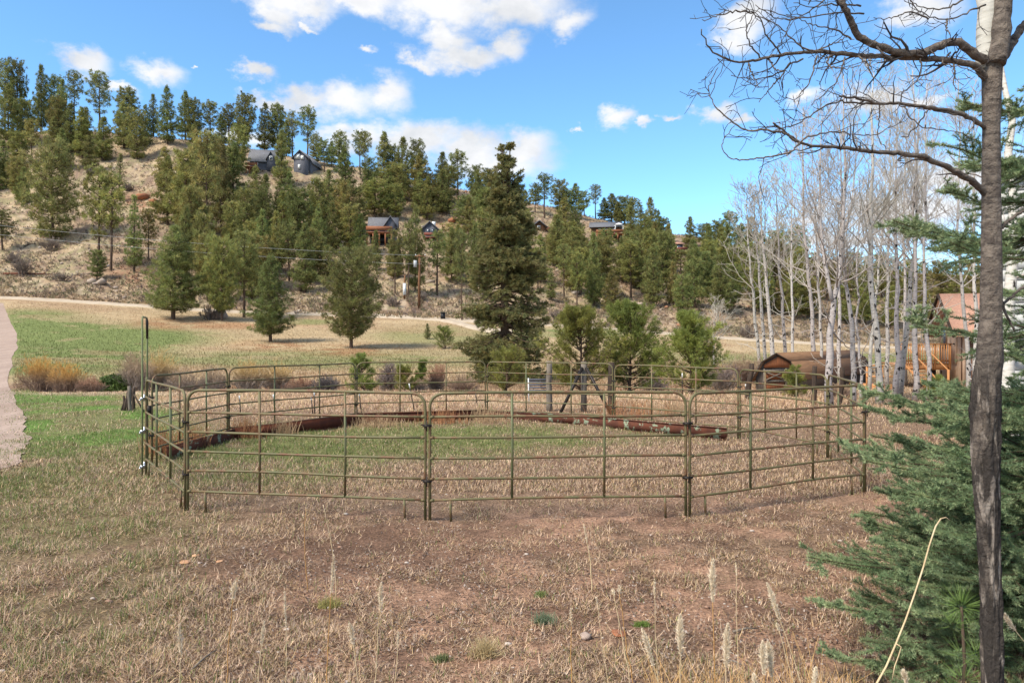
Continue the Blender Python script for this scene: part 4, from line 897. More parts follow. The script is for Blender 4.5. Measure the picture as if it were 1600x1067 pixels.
# rusty steel beams lying along the foot of the far panels
def beam(a, b, f0, f1, h, label, mat, inset=.16):
    A = pv(a); B = pv(b); c = np.array([-.4, 13.3]); v = B - A; A2 = A + v * f0; B2 = A + v * f1; mid = (A2 + B2) / 2; n = (c - mid) / np.linalg.norm(c - mid)
    A2 = A2 + n * inset; B2 = B2 + n * inset; v = B2 - A2; L_ = np.linalg.norm(v)
    z = (tz1(*A2) + tz1(*B2)) / 2
    e = thing('steel_beam', label, 'steel beam', (A2[0], A2[1], z - .02), math.atan2(v[1], v[0]), 'rusty beams lying round the foot of the pen')
    MB().box((L_ / 2, 0, h / 2), (L_, .014, h - .03)).build('web', M[mat], e)
    MB().box((L_ / 2, 0, .008), (L_, .09, .014)).build('flange', M[mat], e); MB().box((L_ / 2, 0, h - .008), (L_, .05, .014)).build('flange', M[mat], e)
beam('P11','P10', .08, .98, .26, 'rusty beam with flaking green paint at the left of the pen', 'rustg')
beam('P10','P9', .0, .99, .27, 'dark red beam behind dry orange weeds, left of the far side', 'rust')
beam('P9','P8', .0, .995, .28, 'plain dark red beam ending at the joint by the spruce', 'rust')
beam('P8','P7', .0, .98, .25, 'thin brown and green beam in front of the braced posts', 'rustg')
beam('P7','P6', -.38, .98, .26, 'rusty beam with pale green paint patches, rightmost of the row', 'rustg', .42)

# ------------------------------------------------------------------ posts, stakes and bits behind the pen
def post(px, base, top, w, d, mat, label, name='fence_post', lean=0, seed=1, grp=None, parts=None, n=8):
    rg = np.random.default_rng(seed); X = px2(px, d); z = tz1(X, d); H = pz(top, d) - z; r = w / 2 * d / F
    K = 6; q = np.linspace(0, 1, K); P = np.stack([lean * d / F * q + rg.normal(size=K) * r * .12, rg.normal(size=K) * r * .12, -.1 + (H + .1) * q], 1)
    o = MB().tube(P, r * (1.1 - .15 * q), n).build(name, M[mat], smooth=True); o.location = (X, d, z); tag(o, label, 'post', grp); return o
post(858, 642, 564, 9, 20.8, 'greywood', 'grey wooden post left of the dark A-shaped brace', grp='wooden fence posts behind the pen')
post(955, 640, 566, 10, 20.6, 'dkwood', 'dark wooden post right of the A-shaped brace', grp='wooden fence posts behind the pen')
def brace():
    d = 20.6; X = px2(912, d); z = tz1(X, d); e = thing('braced_post', 'tall grey post with two dark pipes leaning on it like a letter A', 'post', (X, d, z), 0)
    k = d / F; MB().tube([(0, 0, -.1), (.01, 0, .8), (0, 0, pz(565, d) - z)], [.09, .085, .08], 9).build('post', M['greywood'], e, smooth=True)
    for sx, lab in ((-1, 1), (1, 1)): MB().tube([(sx * .05, -.1, pz(574, d) - z), (sx * 40 * k, -.5, -.04)], .045, 8).build('brace', M['dkmetal'], e, smooth=True)
brace()
for i, (x, b, t, ln, lab) in enumerate([(376,649,618,-2,'short dark steel stake left of the gold willows, leaning left'),(430,648,616,-3,'white-tipped leaning stake behind the front left panel'),(489,648,620,-3,'left one of two stakes standing close together'),(492,648,611,-1,'taller white-tipped stake, right one of the close pair'),(565,647,612,-4,'leaning steel stake under the small dark pine'),
   (648,641,598,-9,'long stake with white leaning top'),(746,632,613,-3,'short stake left of the spruce joint'),(1066,622,583,0,'thin stake with a white top before the lone young pine'),(1165,622,600,0,'stake at the left side of the shed')]):
    d = 2498 / (b - 523); X = px2(x, d); z = tz1(X, d); H = pz(t, d) - z; e = thing('steel_stake', lab, 'stake', (X, d, z), 0, 'steel stakes of the old wire fence')
    dx = ln * d / F; m = MB(); m.tube([(0, 0, -.05), (dx * .8, 0, H * .8)], .016, 5); m.build('shaft', M['dkmetal'], e); MB().tube([(dx * .8, 0, H * .8), (dx, 0, H)], .018, 5).build('tip', M['white'], e)
d = 20.8
def stump():
    X = px2(197, d); z = tz1(X, d); rg = np.random.default_rng(9); m = MB()
    for k in range(5):
        a = rg.uniform(0, 6.28); m.tube([(math.cos(a) * .14, math.sin(a) * .1, -.05), (math.cos(a) * .08 + .02, math.sin(a) * .06, .22), (.03 + rg.normal() * .05, 0, .42 + rg.uniform(0, .2))], [.07, .05, .03], 6)
    o = m.build('old_stump', M['dkwood'], smooth=True); o.location = (X, d, z); tag(o, 'dark twisted stump left of the pale leaning post', 'stump')
stump()
post(203, 642, 603, 5, 20.6, 'greywood', 'pale grey leaning post beside the dark stump', lean=-1.5, grp='old posts left of the pen'); post(208.5, 644, 606, 5, 20.4, 'dkwood', 'dark upright post right of the pale leaning one', grp='old posts left of the pen')
m = MB().tube([(0, 0, .5), (.35, -.1, 0)], .025, 6); o = m.build('wooden_rail', M['dkwood']); o.location = (px2(209, 20.3), 20.3, tz1(px2(209, 20.3), 20.3)); tag(o, 'short dark rail leaning from the upright post to the ground', 'rail')
for (x, t, b, ln, lab) in [(1168,568,622,6,'dark crooked post left of the shed'),(1271,572,630,2,'black burnt post in front of the shed roof'),(1312,574,634,4,'broken dark post with a splintered top by the forked aspen')]:
    post(x, b, t, 8, 23.2 if x > 1200 else 25, 'dkwood', lab, name='broken_post', lean=ln, seed=x, grp='dark broken posts by the shed')
def rack():    # grey slatted feeder behind the rail
    d = 23.; X = px2(842, d); z = tz1(X, d); e = thing('slatted_feeder', 'small grey-blue slatted feeder left of the wooden post', 'feeder', (X, d, z), R(-8))
    w = .62; zt = pz(591, d) - z
    for k in range(5): MB().box((0, -.02 * k, zt - .04 - k * .085), (w, .03, .05), tilt=(R(-12), 0)).build('slat', M['greyfeed'], e)
    for sx in (-1, 1): MB().tube([(sx * w / 2 + sx * .02, .12, -.05), (sx * w / 2 - .03, 0, zt)], .022, 6).build('leg', M['white'] if sx < 0 else M['greywood'], e)
M['greyfeed'] = surf('grey_blue_slat', (.10, .105, .125), (.06, .06, .075), scale=6, rough=.8)
rack()

# ------------------------------------------------------------------ gambrel shed
def shed():
    d = 31.; X = px2(1181, d); z = tz1(X, d) ; rz = R(-47)      # local +x runs across the front, +y along the ridge
    # front face from left corner going right and toward the viewer is turned so that the ridge recedes to the right
    ax = R(18); zb = pz(624, d)
    e = thing('shed', 'low rusty brown shed with barn-shaped roof and big crossed board door', 'shed', (X, d, zb), ax)
    w = 2.3; h = [(0, .0), (0, .92), (.42, 1.56), (w / 2, 1.92), (w - .42, 1.56), (w, .92), (w, .0)]; Ln = 8.3; sh = .95      # sheared ridge: long axis leans right
    ux, uy = math.sin(R(64)), math.cos(R(64))
    def P(x, y, zz): return (x + y * ux * 1.0, y * uy, zz)
    fr = [P(a, 0, b) for a, b in h]; MB().poly(fr, .05, (ux, uy, 0)).build('front_wall', M['barngrey'], e)
    MB().poly([P(a, Ln, b) for a, b in h], .05, (ux, uy, 0)).build('back_wall', M['barngrey'], e)
    m = MB(); m.poly([P(w, .06, 0), P(w, Ln - .01, 0), P(w, Ln - .01, .92), P(w, .06, .92)], .05, (-1, 0, 0)); m.poly([P(0, .06, 0), P(0, Ln - .01, 0), P(0, Ln - .01, .92), P(0, .06, .92)], .05, (1, 0, 0)); m.build('side_walls', M['dkwood'], e)
    m = MB(); rp = [(-.14, .80), (.40, 1.60), (w / 2, 1.97), (w - .40, 1.60), (w + .14, .80)]
    for k in range(4):
        (a, b), (c, f) = rp[k], rp[k + 1]; nn = np.array([-(f - b), 0, c - a]); nn = nn / np.linalg.norm(nn)
        m.poly([P(a, -.16, b), P(c, -.16, f), P(c, Ln + .2, f), P(a, Ln + .2, b)], .05, tuple(nn))
    rf = m.build('roof', M['barnroof'], e)
    m = MB()
    for k in range(4):
        (a, b), (c, f) = rp[k], rp[k + 1]; m.tube([P(a, -.18, b + .01), P(c, -.18, f + .01)], .035, 4)
    m.build('fascia', M['dkwood'], rf)
    f = MB()
    f.box((.93, -.035, 1.02), (1.0, .03, .34)); f.box((.93, -.035, .55), (1.0, .03, .34)); dr_ = f.build('door', M['barnwood'], e)
    m = MB(); 
    for zz in (1.24, .78, .33): m.box((.95, -.07, zz), (1.25, .035, .075))
    for (a, b, c, g) in ((.45, 1.18, 1.4, .84), (1.4, 1.18, .45, .84), (.5, .28, 1.4, -.0), (1.4, .28, .5, .0)): m.tube([(a, -.1, b), (c, -.1, g)], .028, 4)
    m.box((.38, -.06, .72), (.07, .04, 1.2)); m.box((1.52, -.06, .72), (.07, .04, 1.2)); m.build('bracing', M['greywood'], dr_)
    m = MB(); m.poly([P(.42, -.03, 1.36), P(w - .42, -.03, 1.36), P(w - .42, -.03, 1.5), P(w / 2, -.03, 1.86), P(.42, -.03, 1.5)], .025, (0, -1, 0)); m.build('gable_boards', M['barnwood'], e)
shed()

# ------------------------------------------------------------------ house with red roof, deck, stairs
def house():
    C = np.array([px2(1504, 34.), 34.]); Fp = np.array([px2(1468, 37.2), 37.2]); v = Fp - C; L_ = np.linalg.norm(v); n = v / L_; r = np.array([n[1], -n[0]])
    if r[0] < 0: r = -r
    zb = tz1(*C) - .3; ze = pz(510, 34.); zr = pz(462, 35.8)
    e = thing('house', 'brown house with salmon shingle roof and tan end wall behind the scarred trunk', 'house', (C[0], C[1], 0), math.atan2(r[1], r[0]))
    Wd = L_; Ln = 7.   # local +x along the ridge, +y along the end wall
    m = MB(); m.poly([(0, 0, zb), (0, Wd, zb), (0, Wd, ze), (0, Wd / 2, zr - .1), (0, 0, ze)], .15, (1, 0, 0)); m.build('end_wall', M['tan'], e)
    MB().poly([(.16, 0.005, zb), (Ln, .005, zb), (Ln, .005, ze), (.16, .005, ze)], .14, (0, 1, 0)).build('long_wall', M['brownwall'], e)
    MB().poly([(.16, Wd - .005, zb), (Ln, Wd - .005, zb), (Ln, Wd - .005, ze), (.16, Wd - .005, ze)], .14, (0, -1, 0)).build('back_wall', M['brownwall'], e)
    m = MB(); sl_ = (zr - ze) / (Wd / 2); o = .55
    for s, y0 in ((1, 0), (-1, Wd)):
        m.poly([(-.5, y0 - s * o, ze - o * sl_), (Ln + .3, y0 - s * o, ze - o * sl_), (Ln + .3, Wd / 2, zr), (-.5, Wd / 2, zr)][::s], .09, (0, 0, 1))
    rf = m.build('roof', M['redroof'], e)
    m = MB(); m.tube([(-.54, -o, ze - o * sl_ + .03), (-.54, Wd / 2, zr + .03), (-.54, Wd + o, ze - o * sl_ + .03)], .08, 4); m.build('fascia', M['dkwood'], rf)
    zf = pz(568, 36.)
    dr_ = MB().box((-.03, 1.15, zf + 1.05), (.05, .9, 2.05)).build('door', M['tan'], e); MB().tube([(-.08, .85, zf + 1.0), (-.13, .85, zf + 1.0)], .04, 8).build('handle', M['dkmetal'], dr_)
    w = MB().box((-.03, 2.5, zf + 1.35), (.05, .8, 1.2)).build('window', M['brownwall'], e); MB().box((-.065, 2.5, zf + 1.35), (.03, .66, 1.05)).build('pane', M['glass'], w)
    m = MB(); 
    for y in (.05, 3.0): m.box((-.02, y, (zb + ze) / 2 + .3), (.04, .07, ze - zb - .8))
    m.build('trim_battens', M['brownwall'], e)
house()
def deck():
    d0 = 34.8; zf = pz(568, d0); zr = pz(538, d0); a = px2(1406, d0); b = px2(1484, d0)
    e = thing('deck', 'raised orange timber deck with a slatted rail beside the red roofed house', 'deck', (a, d0, 0), 0)
    w = b - a; D_ = 2.2; zg = tz1(a, d0) - .2
    MB().box((w / 2, D_ / 2, zf - .04), (w, D_, .06)).build('platform', M['deck'], e)
    MB().box((w / 2, -.03, zf - .17), (w + .02, .05, .26)).build('rim_board', M['deck'], e)
    for x in (.04, w * .35, w * .68, w - .04): MB().box((x, -.085, (zg + zr) / 2 if x in (.04,) else (zf - .3 + zr) / 2), (.09, .05, (zr - zg) if x == .04 else (zr - zf + .3))).build('post', M['deck'], e)
    for x in (w * .45, w * .8): MB().box((x, .5, (zg + zf - .3) / 2), (.14, .14, zf - .35 - zg)).build('leg', M['dkwood'], e)
    MB().box((w / 2, -.07, zr + .02), (w + .1, .16, .045)).build('top_rail', M['deck'], e)
    MB().box((w / 2, -.05, zf + .14), (w, .04, .07)).build('bottom_rail', M['deck'], e)
    m = MB()
    for x in np.arange(.12, w - .05, .115): m.box((x, -.125, (zf + zr) / 2 + .0), (.035, .03, zr - zf - .02))
    m.build('balusters', M['deck'], e)
    # stairs going down to the left front
    st = thing('staircase', 'open orange timber stairs descending in front of the deck between aspens', 'stairs', (a + .12, d0 - .3, 0), R(-90))
    n = 7; zt = zf - .02; zg2 = tz1(a, d0 - 2.) - .05
    for k in range(n):
        zz = zt - (zt - zg2) * (k + 1) / (n + 0.); MB().box((.28 * k + .1, .42, zz), (.28, .80, .045)).build('tread', M['deck'], st)
    for y in (0.0, .86):
        MB().tube([(-.05, y, zt - .05), (.28 * n, y, zg2 + .02)], .06, 4).build('stringer', M['deck'], st); MB().tube([(-.05, y, zt + .9), (.28 * n, y, zg2 + .95)], .04, 4).build('handrail', M['deck'], st); MB().box((.28 * n, y, zg2 + .42), (.08, .08, 1.1)).build('newel_post', M['deck'], st)
    lo = thing('low_deck', 'lower orange landing with rail left of the stairs', 'deck', (px2(1352, 33.), 33., 0), 0)
    zl = pz(603, 33.); wl = px2(1402, 33.) - px2(1352, 33.)
    MB().box((wl / 2, .8, zl), (wl, 1.6, .07)).build('platform', M['deck'], lo); MB().box((wl / 2, -.02, zl - .16), (wl, .04, .24)).build('rim_board', M['deck'], lo)
    zt2 = pz(573, 33.)
    for x in (.05, wl / 2, wl - .05): MB().box((x, -.06, (zl + zt2) / 2 - .1), (.09, .04, zt2 - zl + .3)).build('post', M['deck'], lo)
    MB().box((wl / 2, -.05, zt2 + .06), (wl, .12, .045)).build('top_rail', M['deck'], lo)
    MB().box((wl / 2, -.1, (zl + zt2) / 2), (wl, .03, .06)).build('mid_rail', M['deck'], lo)
deck()
def side_house():
    d = 12.2; X = px2(1563, d); e = thing('white_house', 'pale grey sided two-storey house behind the blue spruce at the right edge', 'house', (X, d, -.05), R(-38))
    H = 4.9; m = MB()
    for k in range(26):
        z0 = k * H / 26; m.poly([(0, -.018, z0), (7, -.018, z0), (7, .0, z0 + H / 26 - .004), (0, .0, z0 + H / 26 - .004)], .1, (0, 1, 0))
    m.build('siding', M['whitewall'], e)
    MB().box((3.5, 2.1, H / 2), (6.9, 3.9, H - .02)).build('body', M['whitewall'], e); MB().box((-.05, .04, H / 2), (.1, .16, H)).build('corner_board', M['white'], e)
    MB().poly([(-.04, -.12, H), (7.5, -.12, H), (7.5, 2.1, H + .5), (-.04, 2.1, H + .5)], .12, (0, 0, 1)).build('roof', M['slateroof'], e)
    MB().poly([(-.04, 2.12, H + .5), (7.5, 2.12, H + .5), (7.5, 4.1, H), (-.04, 4.1, H)], .12, (0, 0, 1)).build('roof', M['slateroof'], e)
    # hose reel on the wall
    zz = pz(551, d - .1) + .05; hr = thing('hose_reel', 'round black hose reel hanging on the pale house wall', 'hose reel', (X + .16, d - .3, zz), R(-38))
    t = np.linspace(0, 2 * math.pi, 25)
    MB().tube([(.17 * math.cos(a), 0, .17 * math.sin(a)) for a in t], .03, 8).tube([(.12 * math.cos(a), -.03, .12 * math.sin(a)) for a in t], .025, 8).build('hose', M['black'], hr, smooth=True)
    MB().tube([(0, .1, 0), (0, -.1, 0)], .05, 10).box((0, .06, 0), (.3, .02, .08)).build('hub', M['dkmetal'], hr)
side_house()

# ------------------------------------------------------------------ houses on the hill
def gable(e, x0, y0, w, l, zb, ze, zr, wall, roof, ov=.4, nm='wall', axis='y'):
    """gable facing -y (axis y) or facing +-x (axis x) in local coordinates; x0,y0 = front left corner"""
    if axis == 'y':
        m = MB().poly([(x0, y0, zb), (x0 + w, y0, zb), (x0 + w, y0, ze), (x0 + w / 2, y0, zr), (x0, y0, ze)], l, (0, 1, 0)).build(nm, M[wall], e)
        k = (zr - ze) / (w / 2); r = MB()
        r.poly([(x0 - ov, y0 - ov, ze - ov * k + .03), (x0 + w / 2, y0 - ov, zr + .03), (x0 + w / 2, y0 + l + ov, zr + .03), (x0 - ov, y0 + l + ov, ze - ov * k + .03)], .18, (0, 0, 1))
        r.poly([(x0 + w / 2, y0 - ov, zr + .03), (x0 + w + ov, y0 - ov, ze - ov * k + .03), (x0 + w + ov, y0 + l + ov, ze - ov * k + .03), (x0 + w / 2, y0 + l + ov, zr + .03)], .18, (0, 0, 1))
    else:
        m = MB().poly([(x0, y0, zb), (x0, y0 + l, zb), (x0, y0 + l, ze), (x0, y0 + l / 2, zr), (x0, y0, ze)], w, (1, 0, 0)).build(nm, M[wall], e)
        k = (zr - ze) / (l / 2); r = MB()
        r.poly([(x0 - ov, y0 - ov, ze - ov * k + .03), (x0 + w + ov, y0 - ov, ze - ov * k + .03), (x0 + w + ov, y0 + l / 2, zr + .03), (x0 - ov, y0 + l / 2, zr + .03)], .18, (0, 0, 1))
        r.poly([(x0 - ov, y0 + l / 2, zr + .03), (x0 + w + ov, y0 + l / 2, zr + .03), (x0 + w + ov, y0 + l + ov, ze - ov * k + .03), (x0 - ov, y0 + l + ov, ze - ov * k + .03)], .18, (0, 0, 1))
    r.build('roof', M[roof], e); return m
def win(e, x, y, z, w, h, trim='white', ax='y', glass='glass'):
    a = MB().box((x, y, z), (w + .3, .14, h + .3) if ax == 'y' else (.14, w + .3, h + .3)).build('window', M[trim], e)
    q = MB().box((x, y - .1, z), (w, .1, h)) if ax == 'y' else MB().box((x - .1, y, z), (.1, w, h)); q.build('pane', M[glass], a)
def hdeck(e, x0, x1, y0, dep, zf, zg, mat='deckred', rail=1.0, n=4):
    MB().box(((x0 + x1) / 2, y0 - dep / 2, zf), (x1 - x0, dep, .25)).build('deck', M[mat], e)
    MB().box(((x0 + x1) / 2, y0 - dep - .05, zf + rail * .55 + .1), (x1 - x0, .08, rail * .7)).build('railing', M[mat], e)
    for x in np.linspace(x0 + .2, x1 - .2, n): MB().box((x, y0 - dep + .2, (zf + zg) / 2 - .15), (.28, .28, zf - zg)).build('deck_post', M[mat], e)
M['deckred'] = surf('red_brown_deck', (.30, .115, .055), (.2, .08, .04), scale=3, rough=.7)
M['deckdark'] = surf('maroon_post', (.2, .06, .04), (.12, .04, .03), scale=3, rough=.7)
def hill_frame(name, px, py, label, rz, d=None, dback=0):
    d = d or hit(px, py) + dback; X = px2(px, d); return thing(name, label, 'house', (X, d, pz(py, d)), rz, None), d / F
def hill_houses():
    e, k = hill_frame('hill_house', 390, 268, 'grey hilltop house with pale roof, porthole dormer and orange deck on the left ridge', R(8), dback=1)
    W1 = 44 * k; gable(e, 0, 0, W1, 30 * k, -3, 18 * k, 37 * k, 'greywall', 'slateroof', .5, axis='x')
    gable(e, W1 * .62, -1.0, 12 * k, 3, 0, 20 * k, 30 * k, 'greywall', 'slateroof', .3, nm='dormer_wall'); win(e, W1 * .62 + 6 * k, -1.1, 20 * k, 3.2 * k, 5 * k)
    win(e, 10 * k, -.1, 13 * k, 4 * k, 4 * k); hdeck(e, -2 * k, 16 * k, 0, 3.5, 3 * k, -9 * k)
    e, k = hill_frame('hill_house', 459, 273, 'tall dark grey hilltop house end with white windows behind a pine', R(-6), dback=1)
    gable(e, 0, 0, 21 * k, 9, -3, 27 * k, 37 * k, 'greywall', 'slateroof', .5); win(e, 7 * k, -.1, 28 * k, 4.5 * k, 6 * k, glass='white'); win(e, 14 * k, -.1, 26 * k, 3 * k, 4 * k, glass='white'); win(e, 3 * k, -.1, 27 * k, 1.6 * k, 3 * k, glass='white'); win(e, 9 * k, -.1, 12 * k, 2 * k, 5 * k, glass='white')
    gable(e, 21 * k, 1.5, 5 * k, 6, -3, 22 * k, 27 * k, 'greywall', 'slateroof', .4)
    e, k = hill_frame('hill_house', 576, 383, 'grey roofed slope house over a dark porch with red posts', R(6), dback=1.5)
    gable(e, 2 * k, 0, 40 * k, 26 * k, -3, 30 * k, 44 * k, 'greywall', 'slateroof', .5, axis='x'); gable(e, 26 * k, -.6, 16 * k, 4, 17 * k, 32 * k, 44 * k, 'greywall', 'slateroof', .4, nm='gable_wall')
    MB().box((18 * k, -.15, 9 * k), (30 * k, .2, 14 * k)).build('porch_shade', M['black'], e); hdeck(e, -2 * k, 38 * k, 0, 3, 17 * k, -2 * k, n=5, rail=1.3); win(e, 14 * k, -.1, 25 * k, 6 * k, 4 * k)  # black slab on the solid wall stands in for the shade under the porch
    e, k = hill_frame('hill_house', 660, 378, 'small grey gabled house with big windows and a maroon deck', R(-4), dback=1.5)
    gable(e, 0, 0, 24 * k, 8, -3, 20 * k, 31 * k, 'greywall', 'slateroof', .5); win(e, 9 * k, -.1, 16 * k, 5 * k, 8 * k, trim='greywall'); win(e, 16 * k, -.1, 16 * k, 4.5 * k, 8 * k, trim='greywall'); hdeck(e, 6 * k, 28 * k, 0, 2.5, 5 * k, -5 * k, mat='deckdark', n=3); MB().box((13 * k, 4, 32 * k), (.7, .7, 7 * k)).build('chimney', M['white'], e)
    e, k = hill_frame('hill_house', 833, 362, 'brown log cabin with grey roof just right of the spruce top', R(14), dback=1)
    gable(e, 0, 0, 20 * k, 9, -3, 9 * k, 17 * k, 'logwall', 'slateroof', .5); MB().box((26 * k, 3, 5 * k), (12 * k, 3, 10 * k)).build('side_wing', M['logwall'], e); win(e, 9 * k, -.1, 7 * k, 3 * k, 3 * k)
    e, k = hill_frame('hill_house', 924, 370, 'long log house with grey roof and deck on the right hillside', R(-8), dback=1)
    gable(e, 0, 0, 44 * k, 8, -3, 15 * k, 25 * k, 'logwall', 'slateroof', .6, axis='x'); win(e, 12 * k, -.1, 9 * k, 3 * k, 4 * k); win(e, 22 * k, -.1, 9 * k, 4 * k, 4 * k); win(e, 32 * k, -.1, 9 * k, 4 * k, 4 * k); hdeck(e, 8 * k, 50 * k, 0, 3, 1.5 * k, -6 * k, n=6)
    cx = e.location
    c, k2 = hill_frame('canopy', 967, 366, 'small white canopy on the log house deck', 0, d=cx.y - 2.2); c['category'] = 'canopy'
    zb_ = 4 * k
    MB().poly([(-7 * k, -1, zb_ + 10 * k), (7 * k, -1, zb_ + 10 * k), (0, .2, zb_ + 14 * k)], .1, (0, .4, -.2)).poly([(-7 * k, 1.2, zb_ + 10 * k), (7 * k, 1.2, zb_ + 10 * k), (0, .2, zb_ + 14 * k)], .1, (0, -.4, -.2)).build('top', M['white'], c)
    for sx in (-6, 6):
        for y in (-.8, 1.0): MB().box((sx * k, y, zb_ + 3 * k), (.12, .12, 14 * k)).build('pole', M['white'], c)
    e, k = hill_frame('hill_house', 1048, 398, 'dark hill cabin with red-orange roof on stilts among right pines', R(10), dback=1)
    gable(e, 2 * k, 0, 18 * k, 7, -3, 17 * k, 24 * k, 'greywall', 'redroof', .5, axis='x'); hdeck(e, 2 * k, 22 * k, 0, 2, 4 * k, -8 * k, mat='deckdark', n=3); win(e, 12 * k, -.1, 11 * k, 5 * k, 4 * k)
hill_houses()
def little_vehicle():
    d = hit(493, 290) ; X = px2(493, d); k = d / F; e = thing('parked_car', 'white car parked on the hillside just right of the grey house', 'car', (X, d, pz(290, d)), R(12))
    l = 15 * k; m = MB(); m.poly([(-l / 2, 0, .35), (l / 2, 0, .35), (l / 2, 0, .85), (l * .38, 0, 1.0), (l * .22, 0, 1.05), (l * .12, 0, 1.5), (-l * .28, 0, 1.52), (-l * .42, 0, 1.05), (-l / 2, 0, .95)], 1.7, (0, 1, 0)); m.build('body', M['white'], e)
    MB().poly([(l * .17, -.02, 1.05), (l * .10, -.02, 1.42), (-l * .26, -.02, 1.44), (-l * .36, -.02, 1.05)], .03, (0, -1, 0)).build('side_window', M['glass'], e)
    for x in (-l * .3, l * .3):
        for y in (-.04, 1.58): MB().tube([(x, y, .33), (x, y + .18, .33)], .33, 14).build('wheel', M['black'], e)
little_vehicle()
# roadside bin, poles, wires
def bin_():
    d = hit(692, 500); X = px2(692, d); e = thing('wheeled_bin', 'black wheeled rubbish bin standing at the roadside', 'bin', (X, d, tz1(X, d)), R(10)); MB().poly([(-.3, -.3, 0), (.3, -.3, 0), (.3, .3, 0), (-.3, .3, 0)], 1.0, (0, 0, 1)).build('body', M['black'], e)
    MB().box((0, 0, 1.03), (.72, .74, .07), tilt=(R(5), 0)).build('lid', M['black'], e)
    for s in (-1, 1): MB().tube([(s * .32, .3, .12), (s * .38, .3, .12)], .12, 10).build('wheel', M['dkmetal'], e)
bin_()
def upole(px, base, top, label, w=4.4, low=False):
    d = hit(px, base); X = px2(px, d); z = tz1(X, d); H = pz(top, d) - z; e = thing('utility_pole', label, 'utility pole', (X, d, z), 0)
    MB().tube([(0, 0, -.2), (0, 0, H / 2), (.05, 0, H)], [w / 2 * d / F, w / 2.2 * d / F, w / 2.8 * d / F], 10).build('pole', M['pole'], e, smooth=True)
    if not low:
        MB().box((.2, -.15, H - .25), (1.6, .14, .14)).build('crossarm', M['pole'], e)
        MB().tube([(-.55, -.25, H - 1.9), (-.55, -.25, H - .9)], .26, 10).build('transformer', M['greysteel'], e, smooth=True)
        for x in (-.5, .9): MB().tube([(x, -.15, H - .18), (x, -.15, H + .05)], .05, 6).build('insulator', M['white'], e)
    return e, X, d, z, H
M['greysteel'] = surf('grey_steel', (.42, .43, .45), scale=5, rough=.5)
pe, pX, pd, pZ, pH = upole(655, 484, 398, 'brown utility pole with a small grey transformer on the slope')
e2 = upole(632, 468, 430, 'short stub pole with a white sleeve, left of the tall brown pole', 3, True)[0]
MB().tube([(0, 0, .6), (0, 0, 2.4)], .24, 10).build('sleeve', M['white'], e2)
M['wire'] = surf('pale_wire', (.4, .4, .4), scale=5, rough=.5)
for i, (y0, dz, lab) in enumerate([(341, .0, 'upper pale power line crossing the left hillside'), (356, -1.3, 'lower pale power line crossing the left hillside')]):
    a = at(-200, y0 - 12, pd - 6); b = np.array([pX - .4 + .8 * i, pd - .3, pZ + pH - .15 + dz]); s = np.linspace(0, 1, 30)
    P = a[None] * (1 - s)[:, None] + b[None] * s[:, None]; P[:, 2] -= 4 * .9 * s * (1 - s)
    tag(MB().tube(P, .019, 4).build('power_line', M['wire']), lab, 'power line', 'power lines')
# fallen logs, rocks
def log(px0, py0, px1, py1, w, label, mat='greywood', grp=None):
    d = hit((px0 + px1) / 2, (py0 + py1) / 2); A = at(px0, py0, d); B = at(px1, py1, d + 1.0); A[2] = max(A[2], tz1(A[0], A[1]) + .05); B[2] = max(B[2], tz1(B[0], B[1]) + .05)
    r = w / 2 * d / F; tag(MB().tube([A, (A + B) / 2 + np.array([0, 0, .1]), B], [r, r * .9, r * .6], 8).build('fallen_log', M[mat], smooth=True), label, 'log', grp)
M['redlog'] = surf('red_log', (.2, .07, .035), (.12, .045, .03), scale=2, rough=.9)
log(2, 432, 82, 433, 3.2, 'long reddish fallen log above the road at far left', 'redlog'); log(112, 433, 142, 428, 3, 'grey fallen log right of the grey scrub bush'); log(38, 386, 56, 386, 2.6, 'short dark log below the shaggy conifer', 'dkwood')
def rock_mesh(rg, r, flatz=.6, n=2):
    import bmesh
    bm = bmesh.new(); bmesh.ops.create_icosphere(bm, subdivisions=n, radius=1)
    for v in bm.verts:
        f = 1 + rg.normal() * .13; v.co = Vector((v.co.x * r * f, v.co.y * r * .8 * f, v.co.z * r * flatz * f))
    V = np.array([v.co[:] for v in bm.verts]); T = np.array([[w.index for w in f.verts] for f in bm.faces]); bm.free(); return V, T
def rock(px, py, w, label, mat, seed, flatz=.6, d=None, sink=.2, grp=None):
    rg = np.random.default_rng(seed); d = d or hit(px, py); X = px2(px, d); r = w / 2 * d / F; V, T = rock_mesh(rg, r, flatz)
    o = mesh_np('rock', V, [T], M[mat]); o.location = (X, d, tz1(X, d) + r * flatz * (1 - 2 * sink)); o.rotation_euler = (0, 0, rg.uniform(0, 6)); tag(o, label, 'rock', grp)
rock(915, 998, 22, 'pale cream stone on bare soil below the green tuft', 'rock', 1, .55); rock(967, 991, 30, 'flat orange stone beside a stick in the near soil', 'redrock', 2, .12, sink=0)
rock(305, 868, 14, 'largest orange flat stone in the dark soil patch', 'deckstone', 3, .2) if 'deckstone' in M else None
M['ostone'] = surf('orange_flagstone', (.52, .3, .17), (.42, .22, .12), scale=8, rough=.9)
rock(306, 869, 15, 'upper orange flat stone in the dark soil patch', 'ostone', 3, .2, sink=.1); rock(290, 880, 22, 'wide pinkish flat stone left in the dark soil patch', 'ostone', 4, .15, sink=.1); rock(343, 878, 13, 'right small flat stone in the dark soil patch', 'ostone', 5, .15, sink=.1); rock(312, 880, 9, 'tiny pale stone between the orange flat stones', 'rock', 6, .3, sink=.1)
